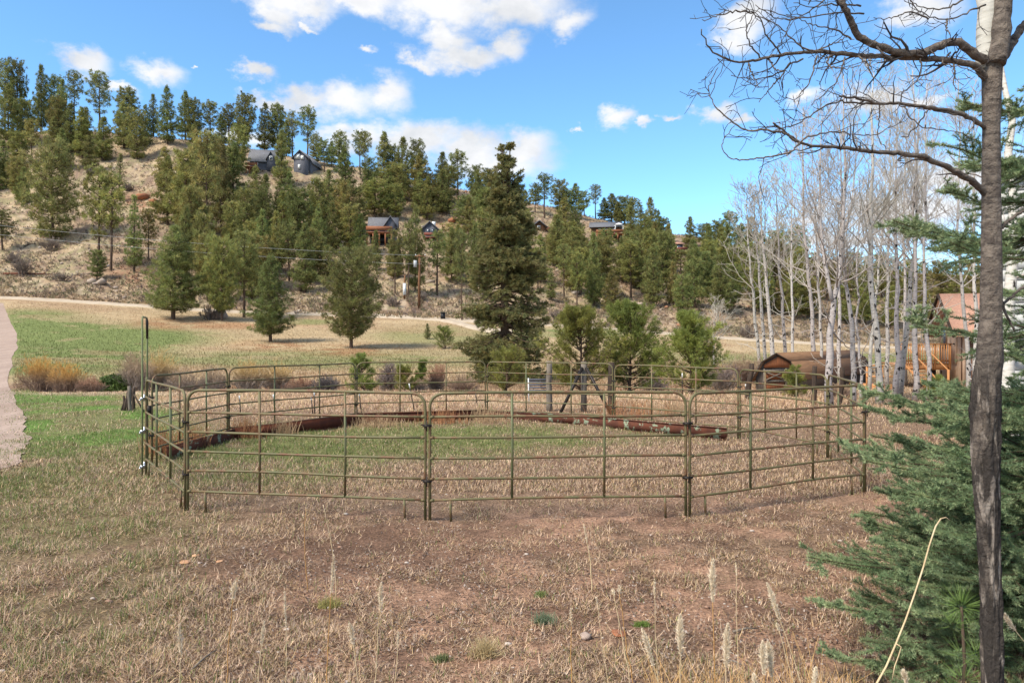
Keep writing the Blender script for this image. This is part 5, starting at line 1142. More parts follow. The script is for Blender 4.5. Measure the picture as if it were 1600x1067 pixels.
for i, (x, y, w, f, lab) in enumerate([(222, 312, 26, .45, 'red rock outcrop on the bald slope left of the bushy pines'), (240, 318, 16, .5, 'smaller red boulder beside the left outcrop'), (530, 322, 26, .5, 'red rock outcrop between slope pines above the porch house'), (518, 312, 14, .5, 'red boulder above the centre outcrop'), (640, 440, 12, .5, 'grey boulder at the scrub by the pole'), (708, 348, 20, .4, 'red ledge behind the rounded pine bush'),
   (340, 498, 30, .5, 'grey rock heap behind the meadow pines'), (180, 452, 12, .5, 'pale rock on the bank above the road'), (150, 446, 10, .5, 'small pale rock on the bank'), (1000, 478, 14, .5, 'pale rock below the right slope pines')]): rock(x, y, w, lab, 'redrock' if 'red' in lab else 'rock', 20 + i, f)

# ------------------------------------------------------------------ near aspen with scars
def near_aspen():
    d = 3.0; o = np.array([px2(1550, d), d, 0.]); zb = tz1(o[0], o[1])
    e = thing('aspen_tree', 'scarred dark aspen trunk standing closest to the viewer at right', 'tree', tuple(o), 0)
    def L3(pts, dd=0, dslope=0):
        out = []
        for i, (x, y) in enumerate(pts):
            dq = d + dd + dslope * i / max(1, len(pts) - 1); out.append(at(x, y, dq) - o)
        return np.array(out)
    def smooth(P, n):
        s = np.concatenate([[0], np.cumsum(np.linalg.norm(np.diff(P, axis=0), axis=1))]); q = np.linspace(0, s[-1], n); Q = np.stack([np.interp(q, s, P[:, k]) for k in range(3)], 1)
        for _ in range(2): Q[1:-1] = (Q[:-2] + 2 * Q[1:-1] + Q[2:]) / 4
        return Q, q / s[-1]
    T = [(1552,1400,50),(1550,1200,44),(1550,1067,39),(1548,940,40),(1545,850,42),(1542,780,46),(1540,700,50),(1541,640,52),(1542,600,48),(1546,560,47),(1548,500,38),(1549,430,37),(1549,350,34),(1549,280,32),(1549,200,30),(1550,130,34),(1551,95,36)]
    P = L3([(x, y) for x, y, w in T]); Q, q = smooth(P, 420); s = np.linspace(0, 1, len(T)); ss = np.concatenate([[0], np.cumsum(np.linalg.norm(np.diff(P, axis=0), axis=1))]); ss /= ss[-1]
    w = np.interp(q, ss, [t[2] for t in T]) / 2 * d / F * .84; Q[0, 2] = zb - .05
    n = 56; V, F4 = tubes(Q[None], w[None], n); VV = V.reshape(len(Q), n, 3); cen = Q[:, None]
    th = np.arange(n) / n * 6.28; zz = Q[:, 2]
    low = (1 - sstep(1.9, 2.25, zz))[:, None]
    ct = np.cos(th)[None] * 3 + 9 + .7 * zz[:, None]; st = np.sin(th)[None] * 3 + 4
    a1 = fbm(ct, zz[:, None] * 4.5 + st, 3); a2 = fbm(ct * 2.2, zz[:, None] * 9 + st * 2.2, 6, 5); rid = 1 - np.abs(fbm(ct * 1.6 + 3, zz[:, None] * 3.2 + st * 1.6, 16, 5) - .5) * 5
    a3 = fbm(ct * 5, zz[:, None] * 34 + st * 5, 26, 4)
    lump = (a1 - .5) * (.12 + .28 * low) + (a2 - .5) * (.06 + .30 * low) + np.clip(rid, -.5, 1) * .07 * low + (a3 - .5) * (.05 + .09 * low) - .05 - .13 * low
    VV = cen + (VV - cen) * (1 + lump[..., None]); m = MB(); m.add(VV.reshape(-1, 3), F4)
    m.build('trunk', M['fgbark'], e, smooth=True)
    def limb(pts, w0, w1, nm='branch', mat='fgbark', dd=0, ds=0, n=40, k=8, knob=.06):
        P = L3(pts, dd, ds); Q, q = smooth(P, n); rg = np.random.default_rng(len(pts) * 7 + int(abs(pts[0][1])))
        r = (w0 + (w1 - w0) * q) / 2 * d / F * (1 + rg.normal(size=n) * knob); Q[1:-1] += rg.normal(size=(n - 2, 3)) * .0022
        MB().tube(Q, r, k).build(nm, M[mat], e, smooth=True); return Q, r
    A = []
    limb([(1541,110),(1542,60),(1542,0),(1543,-60),(1546,-200)], 30, 26, 'stem', 'aspenw', .02, n=20, k=14, knob=.01)
    limb([(1556,100),(1564,50),(1569,0),(1574,-60),(1580,-160)], 27, 22, 'stem', 'fgbark', -.03, n=20, k=14, knob=.03)
    A.append(limb([(1566,92),(1578,72),(1590,54),(1602,36),(1640,0)], 15, 8, ds=.1))
    A.append(limb([(1540,96),(1527,90),(1515,79),(1500,68),(1487,66),(1475,70),(1464,73),(1442,84),(1420,84),(1397,81),(1380,75),(1363,69),(1350,63),(1340,56),(1333,44),(1328,31),(1318,10),(1308,-14),(1296,-60)], 13, 8.5, dd=-.02, ds=-.25, n=60))
    A.append(limb([(1541,125),(1534,112),(1522,102),(1509,98),(1470,94),(1439,91),(1397,90),(1340,87),(1284,81),(1250,83),(1218,86.5),(1196,90),(1170,99),(1150,97),(1133,93),(1114,83),(1099,66),(1096,46)], 11, 1.6, ds=-.35, n=70))
    A.append(limb([(1538,200),(1533,194),(1515,183),(1495,177),(1470,171),(1447,167),(1408,162),(1374,163),(1352,157),(1330,152),(1312,151)], 7.5, 3, ds=-.2))
    A.append(limb([(1374,163),(1340,162),(1307,159),(1285,168),(1270,180),(1250,192),(1228,200),(1212,203)], 3.2, 1.5, dd=-.1, ds=-.1, n=30))
    A.append(limb([(1541,305),(1526,290),(1512,278),(1495,270),(1475,258),(1453,249),(1432,243),(1411,240),(1376,238),(1340,235),(1307,230),(1280,229),(1251,225),(1235,213),(1217,201),(1208,192)], 10.5, 2.6, ds=-.3, n=60))
    A.append(limb([(1245,222),(1232,212),(1221,207),(1205,205),(1189,201),(1180,206),(1168,204),(1150,195),(1138,186),(1128,178),(1116,166),(1109,151),(1107,138),(1112,122),(1122,106)], 3.6, 1, dd=-.3, n=40))
    A.append(limb([(1250,225),(1238,236),(1226,241),(1205,244),(1170,250),(1150,250),(1138,246),(1129,238),(1127,227),(1133,213),(1148,197)], 2.8, 1, dd=-.3, n=40))
    A.append(limb([(1248,224),(1265,214),(1291,207),(1310,206),(1328,210),(1345,211),(1369,211),(1382,206),(1392,197)], 2.6, 1.1, dd=-.28, n=30))
    A.append(limb([(1495,180),(1447,170),(1446,178),(1438,194),(1424,206),(1412,219),(1408,214)], 2.6, 1.4, dd=-.08, n=24)); 
    A.append(limb([(1412,166),(1420,182),(1440,200),(1470,202),(1500,208),(1525,220)], 2.2, 1, dd=-.12, n=24)); A.append(limb([(1375,165),(1373,190),(1371,215),(1380,226),(1390,236)], 2.2, 1, dd=-.12, n=24))
    A.append(limb([(1563,545),(1564,500),(1563,460),(1561,430)], 5, 1.5, 'split_wood', 'split', dd=-.012, n=16)); A.append(limb([(1562,460),(1568,480),(1576,500),(1584,515)], 5, 3, 'broken_limb', 'fgbark', dd=.05, n=14))
    A.append(limb([(1562,357),(1575,345),(1590,335),(1610,325)], 6, 4, n=14)); A.append(limb([(1560,478),(1576,470),(1590,455),(1605,445)], 5, 4, dd=.06, n=14))
    # drooping side twigs from the crown above the picture and from the upper limbs
    hand = [[(1330,-30),(1290,0),(1250,28),(1225,33),(1200,22),(1180,8)],[(1350,22),(1330,20),(1290,22),(1262,28),(1235,28),(1205,18),(1185,14)],[(1345,10),(1300,6),(1270,12),(1240,5)],[(1330,62),(1325,58),(1300,45),(1280,42),(1262,38),(1245,28)],[(1285,82),(1255,76),(1238,62),(1222,44),(1200,30),(1187,28)],[(1220,86),(1210,70),(1195,55),(1190,30),(1170,15),(1150,5)],
      [(1190,92),(1170,70),(1165,50),(1172,30),(1185,15)],[(1178,20),(1150,18),(1128,22),(1108,31),(1097,31)],[(1276,88),(1272,105),(1265,130),(1250,148),(1240,160)],[(1320,90),(1316,110),(1305,130),(1285,150),(1268,165)],[(1255,92),(1235,100),(1222,112),(1205,120),(1185,124),(1165,122),(1142,118)],[(1235,98),(1222,118),(1205,135),(1195,150),(1186,160)],
      [(1170,99),(1172,112),(1180,124),(1185,136)],[(1200,92),(1210,108),(1222,112)],[(1340,88),(1352,96),(1360,112),(1366,122),(1375,130)],[(1438,92),(1440,110),(1432,128),(1418,140),(1400,148)],[(1490,100),(1492,112),(1490,130),(1493,142)],[(1485,82),(1470,100),(1500,105),(1530,112)],
      [(1540,8),(1510,20),(1490,30),(1470,32),(1445,22),(1425,10),(1420,-10)],[(1505,0),(1480,14),(1450,14),(1430,8),(1415,-5)],[(1450,30),(1440,24),(1420,18),(1395,28),(1380,30),(1365,28)],[(1480,30),(1478,45),(1484,55)],[(1268,84),(1300,70),(1322,58),(1335,62)],[(1300,86),(1290,98),(1300,106),(1322,108),(1345,102),(1356,96)]]
    HQ = []
    for i, p in enumerate(hand): HQ.append(limb(p, 2.8, 1.0, dd=-.15 - .02 * (i % 5), ds=-.1, n=22, k=5, nm='branch'))
    rg = np.random.default_rng(77); Vs = []; Qs = []; m_ = 0
    def put(PP, RR, k):
        nonlocal m_
        v, q_ = tubes(PP, RR, k); Vs.append(v); Qs.append(q_ + m_); m_ += len(v)
    for (Q, r) in [A[1], A[2], A[3], A[4], A[5], A[6], A[7], A[8]] + HQ:
        ln = np.linalg.norm(np.diff(Q, axis=0), axis=1).sum(); n = max(4, int(ln / .06))
        a, ra = grow(Q[None], r[None], n, .12 if ln > 1 else .05, .99, lambda t, pl: .05 + .13 * rg.random(t.shape), (.6, 1.3), .15, 6, rg, r_ratio=.5, rmin=.0016, wob=.22); put(a, ra, 4)
        b, rb = grow(a, ra, 2, .25, .95, lambda t, pl: .02 + .06 * rg.random(t.shape), (.5, 1.2), .2, 4, rg, r_ratio=.7, rmin=.0013, wob=.2); put(b, rb, 3)
        mesh_np('twigs', np.vstack(Vs), [np.vstack(Qs)], M['twigdark'], e, smooth=True); Vs.clear(); Qs.clear(); m_ = 0
M['split'] = surf('split_wood', (.42, .27, .17), (.3, .18, .11), scale=8, stretch=(4, 4, .5), rough=.8)
near_aspen()

# ------------------------------------------------------------------ blue spruce on the right
def blue_spruce():
    rg = np.random.default_rng(11); d = 5.6; X = px2(1722, d); z = tz1(X, d); H = 8.5
    e = thing('blue_spruce', 'blue-green spruce filling the right edge behind the scarred trunk', 'spruce tree', (X, d, z - .05))
    K = 12; tr = np.stack([np.zeros(K), np.zeros(K), np.linspace(0, H, K)], 1); V, Q = tubes(tr[None], np.linspace(.15, .02, K)[None], 10)
    # hand-set long branches: tip pixel (x, y), depth of tip; the rest random
    tips = [(1262,870,4.9),(1300,880,5.0),(1290,945,4.7),(1330,930,5.3),(1316,700,5.4),(1352,720,5.0),(1345,1000,4.4),(1310,1030,4.5),(1360,640,5.6),(1356,613,5.8),(1365,765,5.2),(1345,800,5.5),(1380,850,4.9),(1400,905,4.6),(1430,960,4.4),(1395,345,5.2),(1408,356,5.5),(1412,497,5.0),(1472,226,5.2),(1478,300,5.6),(1490,255,5.8),(1505,160,5.6),(1360,680,5.9),(1400,630,6.1),(1420,770,4.6),(1450,830,4.4),(1380,1050,4.3),(1470,900,4.2),
      (1460,700,4.6),(1440,640,5.0),(1480,620,4.7),(1500,760,4.3),(1470,370,5.0)]
    tp = []; tw = []
    for (x, y, dd) in tips:
        p = at(x, y, dd) - np.array([X, d, z - .05]); tp.append(p)
    for i in range(430):
        hz = rg.uniform(.3, 6.2); a = rg.uniform(0, 6.28); L_ = 2.25 * (1 - hz / H) ** .75 * rg.uniform(.55, 1.0)
        if math.cos(a) > .35 and rg.random() < .7: continue
        sx = X + math.cos(a) * L_; sy = d + math.sin(a) * L_; zt = z + hz - .05 - .12 * L_
        sp = 800 + F * sx / sy; sy2 = HY + F * (HC - zt) / sy
        lim = 1300 if sy2 > 640 else (1470 if sy2 < 590 else 1400)
        if sp < lim + 40 or (sy2 < 600 and (sp < 1560 or rg.random() < .45)): continue
        if hz > 1.9 and rg.random() < .5: continue
        tp.append(np.array([math.cos(a) * L_, math.sin(a) * L_, hz - .12 * L_]))
    tp = np.array(tp); n = len(tp); L_ = np.linalg.norm(tp[:, :2], axis=1); s = np.linspace(0, 1, 9)
    z0 = np.clip(tp[:, 2] + L_ * .06, .1, H * .98)
    P = np.empty((n, 9, 3)); P[..., :2] = tp[:, None, :2] * s[None, :, None]; sag = -.10 * L_
    P[..., 2] = z0[:, None] * (1 - s) + tp[:, 2:3] * s + sag[:, None] * np.sin(np.pi * s) ; P[:, 1:-1] += rg.normal(size=(n, 7, 3)) * .012
    BR = np.maximum(.004, L_[:, None] * .008 * (1.1 - s)[None])
    P2, R2 = grow(P, BR, 27, .10, .985, lambda t, pl: (.10 + pl * .31 * (1.06 - t)), (.65, .95), .12, 6, rg, rmin=.0028, wob=.07, flat=.28)
    P3, R3 = grow(P2, R2, 5, .12, .92, lambda t, pl: .03 + pl * .42 * (1.1 - t), (.6, .9), .1, 4, rg, rmin=.0022, wob=.07, flat=.35)
    ok = (P2[:, -1, 2] > .0); P2 = P2[ok]; R2 = R2[ok]; ok = P3[:, -1, 2] > 0; P3 = P3[ok]; R3 = R3[ok]
    BV, BQ = tubes(P, BR, 6); V2, Q2 = tubes(P2, R2, 3); V3, Q3 = tubes(P3, R3, 3); n1 = len(V); n2 = n1 + len(BV); n3 = n2 + len(V2)
    mesh_np('trunk', np.vstack([V, BV, V2, V3]), [np.vstack([Q, BQ + n1, Q2 + n2, Q3 + n3])], M['pinetrunk'], e, smooth=True)
    VV = []; CC = []
    def needles(PP, per_m, ln, t_from=0.):
        Nn, K, _ = PP.shape; seg = np.diff(PP, axis=1); sl = np.linalg.norm(seg, axis=2); tot = sl.sum(1)
        # drop what lies outside the picture on the right
        cnt = np.maximum(3, (tot * per_m * (1 - t_from)).astype(int)); idx = np.repeat(np.arange(Nn), cnt); t = rg.uniform(t_from, 1, len(idx)); f = t * (K - 1); i = np.minimum(f.astype(int), K - 2); fr = (f - i)[:, None]
        b = PP[idx, i] * (1 - fr) + PP[idx, i + 1] * fr; T = seg[idx, i] / (sl[idx, i][:, None] + 1e-9)
        dirv = rg.normal(size=b.shape); dirv[:, 2] += .35; dirv -= (dirv * T).sum(1, keepdims=True) * T; dirv /= np.linalg.norm(dirv, axis=1, keepdims=True)
        dv = dirv * .86 + T * .55; dv /= np.linalg.norm(dv, axis=1, keepdims=True); pp = np.cross(dv, rg.normal(size=dv.shape)); pp /= np.linalg.norm(pp, axis=1, keepdims=True) + 1e-9
        l = ln * rg.uniform(.7, 1.15, (len(b), 1)); w = .0048
        VV.append(np.stack([b - pp * w / 2, b + pp * w / 2, b + dv * l], 1).reshape(-1, 3))
        v = rg.uniform(.8, 1.2, Nn)[idx] * (1 + .25 * (t > .8)); g = np.stack([v * (1 + .12 * (t > .85)), v, v * .97], 1) * rg.uniform(.9, 1.1, (len(b), 1)); CC.append(np.repeat(g, 3, 0))
    needles(P3, 640, .026); needles(P2, 640, .029); needles(P, 1500, .032, .3)
    V = np.vstack(VV); C = np.vstack(CC); 
    mesh_np('needles', V, [np.arange(len(V)).reshape(-1, 3)], F_BLUE, e, col=C)
blue_spruce()

# seedling pine tuft with very long needles in front of the spruce
def tuft_pine():
    d = 4.1; X = px2(1502, d); z = tz1(X, d); rg = np.random.default_rng(4); H = pz(948, d) - z; e = thing('pine_seedling', 'young pine with a starburst of long bright needles before the spruce', 'pine tree', (X, d, z))
    MB().tube([(0, 0, -.05), (.02, 0, H * .5), (0, 0, H)], [.014, .01, .007], 7).build('stem', M['pinetrunk'], e, smooth=True)
    C = [np.array([0, 0, H])] * 4 + [np.array([rg.normal() * .05, rg.normal() * .05, H - .05 - .5 * rg.random()]) for _ in range(9)]; C = np.array(C)
    V, T, ci = bursts(C, 46, .15, .0032, rg, up=.5, spread=.9, jl=.25, start=0); c = rg.uniform(.8, 1.25, len(V) // 3).repeat(3)[:, None] * np.ones((1, 3))
    mesh_np('needles', V, [T], F_LONG, e, col=c)
F_LONG = foliage('long_pine_needles', (.17, .25, .06), (.13, .2, .05), 0)
tuft_pine()

# ------------------------------------------------------------------ grasses and litter
def blades(x, y, h, w, az, lean, curl, col, name, label=None, zoff=-.01):
    n = len(x); z = tz(x, y) + zoff
    dx = np.cos(az); dy = np.sin(az); b = np.stack([x, y, z], 1); dirh = np.stack([dx, dy, 0 * dx], 1); pp = np.stack([-dy, dx, 0 * dx], 1); up = np.array([[0, 0, 1.]])
    p1 = b + (dirh * np.sin(lean)[:, None] + up * np.cos(lean)[:, None]) * (h * .55)[:, None]; l2 = lean + curl
    p2 = p1 + (dirh * np.sin(l2)[:, None] + up * np.cos(l2)[:, None]) * (h * .45)[:, None]; p2[:, 2] = np.maximum(p2[:, 2], z + .008)
    hw = (w / 2)[:, None]; V = np.stack([b - pp * hw, b + pp * hw, p1 + pp * hw * .75, p1 - pp * hw * .75, p2], 1).reshape(-1, 3)
    i = np.arange(n)[:, None] * 5; Qd = i + np.array([[0, 1, 2, 3]]); T = i + np.array([[3, 2, 4]])
    o = mesh_np(name, V, [Qd, T], F_GRASS, col=np.repeat(col, 5, 0)); return tag(o, kind='stuff')
def grass():
    rg = np.random.default_rng(99)
    def scatter(n, d0, d1, p=1.0):
        u = rg.uniform(-.78, .78, n); t = rg.random(n); d = (d0 ** (1 - p) + t * (d1 ** (1 - p) - d0 ** (1 - p))) ** (1 / (1 - p)) if p != 1 else d0 * (d1 / d0) ** t
        return u * d, d
    def cols(x, y, g, rg):
        n = len(x); straw = np.array([[.78, .56, .385]]); gold = np.array([[.58, .40, .21]]); grey = np.array([[.44, .33, .25]]); brown = np.array([[.17, .095, .06]]); gr = np.array([[.17, .225, .06]]); gr2 = np.array([[.32, .31, .12]])
        k = rg.random(n)[:, None]; c = np.where(k < .34, straw, np.where(k < .54, gold, np.where(k < .68, grey, brown)))
        isg = (rg.random(n) < g)[:, None]; c = np.where(isg, np.where(rg.random(n)[:, None] < .7, gr, gr2), c); return c * rg.uniform(.6, 1.3, (n, 1)), isg[:, 0]
    # matted short dry grass, near field
    x, y = scatter(700000, 4.2, 15, 1.5); base, bare, green = ground_colour(x, y, tz(x, y), True)
    cl = fbm(x * 3.1, y * 3.1, 71) * .6 + fbm(x * 9, y * 9, 79) * .4; keep = rg.random(len(x)) < np.clip((.08 + 2.0 * sstep(.44, .56, cl)) * (1 - .78 * bare), .03, 1)
    x, y, green, cl = x[keep], y[keep], green[keep], cl[keep]; n = len(x); c, isg = cols(x, y, .03 + .6 * green, rg)
    left = 1 - sstep(-3.5, -1.2, x + (fbm(x, y, 5) - .5) * 2)
    h = rg.uniform(.03, .11, n) * (1 + .4 * left + .3 * (cl > .58)); h[isg] *= .8
    lean = rg.uniform(.95, 1.62, n); lean[isg] = rg.uniform(.2, 1.0, isg.sum()); w = rg.uniform(.0030, .0064, n) * (.75 + y / 17)
    blades(x, y, h, w, rg.uniform(0, 6.28, n), lean, rg.uniform(-.9, 1.1, n), c, 'dry_grass')
    # pen floor and field edge to the creek
    x, y = scatter(330000, 10, 37, 1.5); base, bare, green = ground_colour(x, y, tz(x, y), True)
    drive = (x < -.712 * y + (fbm(x, y, 8) - .5) * 1.0) & (y < 40); keep = x > np.interp(y, DRX[1], DRX[0]) - .9 * rg.random(len(x)) ** 2; cl = fbm(x * 1.6, y * 1.6, 72); keep &= rg.random(len(x)) < .25 + 1.4 * sstep(.36, .6, cl)
    x, y, green = x[keep], y[keep], green[keep]; n = len(x); c, isg = cols(x, y, .05 + .85 * green, rg); fld = sstep(19, 23, y) * (x > -11); c = c * (1 + .12 * fld[:, None])
    h = rg.uniform(.05, .13, n) * (1 + .9 * fld); lean = rg.uniform(.2, 1.2, n); w = rg.uniform(.004, .008, n) * (.6 + y / 18)
    blades(x, y, h, w, rg.uniform(0, 6.28, n), lean, rg.uniform(.1, 1.0, n), c, 'pasture_grass')
    # meadow beyond the creek, coarse tussocks
    x, y = scatter(150000, 36, 104, 1.3); base = ground_colour(x, y, tz(x, y)); keep = (x > np.interp(y, DRX[1], DRX[0]) + .2); x, y, base = x[keep], y[keep], base[keep]; n = len(x)
    yr = np.interp(x / y, RDU, RDD); keep = np.abs(y - yr) > 2.4; x, y, base = x[keep], y[keep], base[keep]; n = len(x)
    blades(x, y, rg.uniform(.10, .28, n), rg.uniform(.03, .06, n), rg.uniform(0, 6.28, n), rg.uniform(0, .8, n), rg.uniform(0, .8, n), base * rg.uniform(.85, 1.3, (n, 1)) * np.array([[1.05, 1.02, .95]]), 'meadow_grass', zoff=-.04)
    # hillside bunch grass and low brush
    n = 60000; x, y = scatter(n, 100, 211, .8); base = ground_colour(x, y, tz(x, y)); cl = fbm(x * .35, y * .35, 73)
    k = rg.random(n) < (.2 + .9 * sstep(.4, .6, cl)); x, y, base = x[k], y[k], base[k]; n = len(x); m = 7
    C = np.stack([x, y, tz(x, y)], 1); V, T, ci = bursts(C, m, rg.uniform(.3, .75, n)[:, None], .12, rg, up=1.2, spread=.8)
    t = rg.random(n)[:, None]; cc = np.where(t < .5, base * 1.2, np.where(t < .74, base * .7, np.where(t < .9, np.array([[.16, .165, .085]]), np.array([[.2, .16, .15]])))) * rg.uniform(.8, 1.2, (n, 1))
    o = mesh_np('hillside_bunchgrass', V, [T], F_GRASS, col=cc[ci]); tag(o, kind='stuff')
    rv, rt = rock_mesh(rg, 1., .6, 1); n = 800; x, y = scatter(n, 100, 205, .7); k = fbm(x * .12, y * .12, 93) > .47; x, y = x[k], y[k]; n = len(x); s = rg.uniform(.12, .5, n) * (1 + (rg.random(n) < .07) * 1.6)
    V = (rv[None] * s[:, None, None] * rg.uniform(.7, 1.3, (n, len(rv), 1)) + np.stack([x, y, tz(x, y) + s * .2], 1)[:, None]).reshape(-1, 3); T = (rt[None] + (np.arange(n) * len(rv))[:, None, None]).reshape(-1, 3)
    k = rg.random(n)[:, None]; c = np.where(k < .5, np.array([[.36, .28, .22]]), np.where(k < .8, np.array([[.46, .38, .31]]), np.array([[.34, .17, .1]])))
    o = mesh_np('hillside_rubble', V, [T], M['shrub'], col=np.repeat(c, len(rv), 0)); tag(o, kind='stuff')
    # leaf litter
    n = 42000; x, y = scatter(n, 4.2, 13, 1.8); cl = fbm(x * 1.3 + 5, y * 1.3, 74); k = (rg.random(n) < sstep(.42, .6, cl) + .12) & (x > -2.6 - y * .1); x, y = x[k], y[k]; n = len(x); z = tz(x, y) + rg.uniform(.003, .02, n)
    a = rg.uniform(0, 6.28, n); s = rg.uniform(.006, .014, n); ti = rg.normal(size=(n, 2)) * .5; ca, sa = np.cos(a), np.sin(a)
    cor = []
    for (u, v, b) in ((-1, 0, .25), (0, -.7, 0), (1, 0, .3), (0, .7, 0)):
        cor.append(np.stack([x + s * (u * ca - v * sa), y + s * (u * sa + v * ca), z + s * (ti[:, 0] * u + ti[:, 1] * v) + s * b], 1))
    V = np.stack(cor, 1).reshape(-1, 3); i = np.arange(n)[:, None] * 4; k = rg.random(n)[:, None]
    c = np.where(k < .4, np.array([[.33, .24, .18]]), np.where(k < .75, np.array([[.19, .12, .085]]), np.where(k < .9, np.array([[.46, .38, .33]]), np.array([[.1, .07, .06]])))) * rg.uniform(.8, 1.2, (n, 1))
    o = mesh_np('leaf_litter', V, [i + np.array([[0, 1, 2, 3]])], F_GRASS, col=np.repeat(c, 4, 0)); tag(o, kind='stuff')
    # small stones and soil crumbs
    rv, rt = rock_mesh(rg, 1., .6, 1); n = 2600; x, y = scatter(n, 4.2, 14, 1.8); s = rg.uniform(.004, .013, n) * (1 + (rg.random(n) < .06) * 1.5); z = tz(x, y)
    V = (rv[None] * s[:, None, None] + np.stack([x, y, z + s * .3], 1)[:, None]).reshape(-1, 3); T = (rt[None] + (np.arange(n) * len(rv))[:, None, None]).reshape(-1, 3)
    k = rg.random(n)[:, None]; c = np.where(k < .6, np.array([[.33, .2, .14]]), np.where(k < .85, np.array([[.5, .42, .36]]), np.array([[.16, .1, .08]])))
    o = mesh_np('pebbles', V, [T], M['shrub'], col=np.repeat(c, len(rv), 0)); tag(o, kind='stuff')
_p = sorted([(hit(px, py), px2(px, hit(px, py))) for (px, py) in DRIVE]); DRX = (np.array([b for a, b in _p]), np.array([a for a, b in _p])); 
_r = sorted([(px2(px, hit(px, py)) / hit(px, py), hit(px, py)) for (px, py) in [(0,466),(300,485),(600,497),(715,501),(1000,519),(1090,526),(1250,536),(1440,546)]]); RDU = np.array([a for a, b in _r]); RDD = np.array([b for a, b in _r])
grass()

# orange dry weeds at the beam, countable tufts
def weeds(px, base, w, h, d, label, seed, col, name='weed_clump', grp='dry weeds at the beams', n=160, bw=.012, lean=.5):
    rg = np.random.default_rng(seed); X = px2(px, d); z = tz1(X, d); s = d / F; b = np.stack([rg.normal(size=n) * w / 3.2 * s, rg.normal(size=n) * w / 6 * s, np.zeros(n)], 1); K = 4; q = np.linspace(0, 1, K)
    a = rg.uniform(0, 6.28, n); ln = h * s * rg.uniform(.5, 1.1, n); le = rg.uniform(0, lean, n)
    P = np.empty((n, K, 3)); P[..., 0] = b[:, :1] + (np.cos(a) * ln * np.sin(le))[:, None] * q ** 1.5; P[..., 1] = b[:, 1:2] + (np.sin(a) * ln * np.sin(le))[:, None] * q ** 1.5; P[..., 2] = (ln * np.cos(le))[:, None] * q
    V, Q = tubes(P, np.broadcast_to(np.linspace(bw / 2, bw / 6, K), (n, K)), 3); c = np.array(col)[None] * rg.uniform(.7, 1.25, n).repeat(K * 3)[:, None]
    o = mesh_np(name, V, [Q], M['shrub'], col=c); o.location = (X, d, z); return tag(o, label, 'weeds', grp)
WO = (.40, .19, .09); WT = (.46, .31, .18)
for i, (x, b, w, h, dd, lab, c) in enumerate([(250,712,40,48,13.2,'rust-orange weeds at the gate end of the leftmost beam',WO),(300,695,40,38,13.9,'rust-orange weeds midway along the leftmost beam',WO),(382,684,46,34,15.3,'orange weeds at the joint right of the leftmost beam',WO),(440,680,36,26,15.9,'sparse tan weeds before the dark red beam',WT),
   (590,672,60,22,17.2,'tan weeds before the beam, left of the centre joint',WT),(690,668,60,24,17.8,'orange weeds before the far beam, right of the centre joint',WO),(760,664,60,26,18.0,'weeds tangled at the far joint under the spruce',WT),(985,655,80,34,19.6,'orange dry brush behind the right beam',WO),(1050,652,60,28,20.2,'tan dry brush behind the right beam, farther right',WT)]): weeds(x, b, w, h, dd, lab, 300 + i, c)
for i, (x, b, w, h, lab, c) in enumerate([(758,1024,26,34,'pale straw tuft alone on bare soil',(.5,.38,.2)),(850,972,26,18,'blue-green weed tuft right of centre in the near soil',(.17,.22,.13)),(515,948,30,16,'yellow-green moss-like tuft near the feathered stalk',(.33,.29,.1)),(1003,975,16,9,'small bright green tuft above the orange stone',(.16,.24,.05)),(690,1030,18,12,'small dark green weed left of the pale straw tuft',(.16,.19,.08)),(845,932,14,10,'little green weed above the blue-green tuft',(.2,.24,.08))]):
    weeds(x, b, w, h, 2498 / (b - 523), lab, 320 + i, c, name='grass_tuft', grp='small tufts in the near soil', bw=.005, lean=1.1, n=240)
for i, (x, b, w, h, dd, lab) in enumerate([(1045,1100,60,110,4.1,'golden dry grass bunch at the bottom under the tallest feathered stalk'),(1110,1100,44,100,4.15,'golden dry bunch between two pale plumes at the bottom'),(1180,1105,60,115,4.0,'golden dry bunch left of the twin plumes'),(1250,1100,80,130,4.1,'golden dry bunch at the foot of the leaning stalks'),(1590,1130,60,130,3.6,'orange dry bunch at the foot of the scarred trunk'),(1320,1105,60,80,4.2,'tan dry bunch left of the spruce foot')]):
    weeds(x, b, w, h, dd, lab, 340 + i, (.66, .40, .17), name='dry_bunch', grp='golden bunches at the bottom edge', n=48, bw=.006, lean=.8)
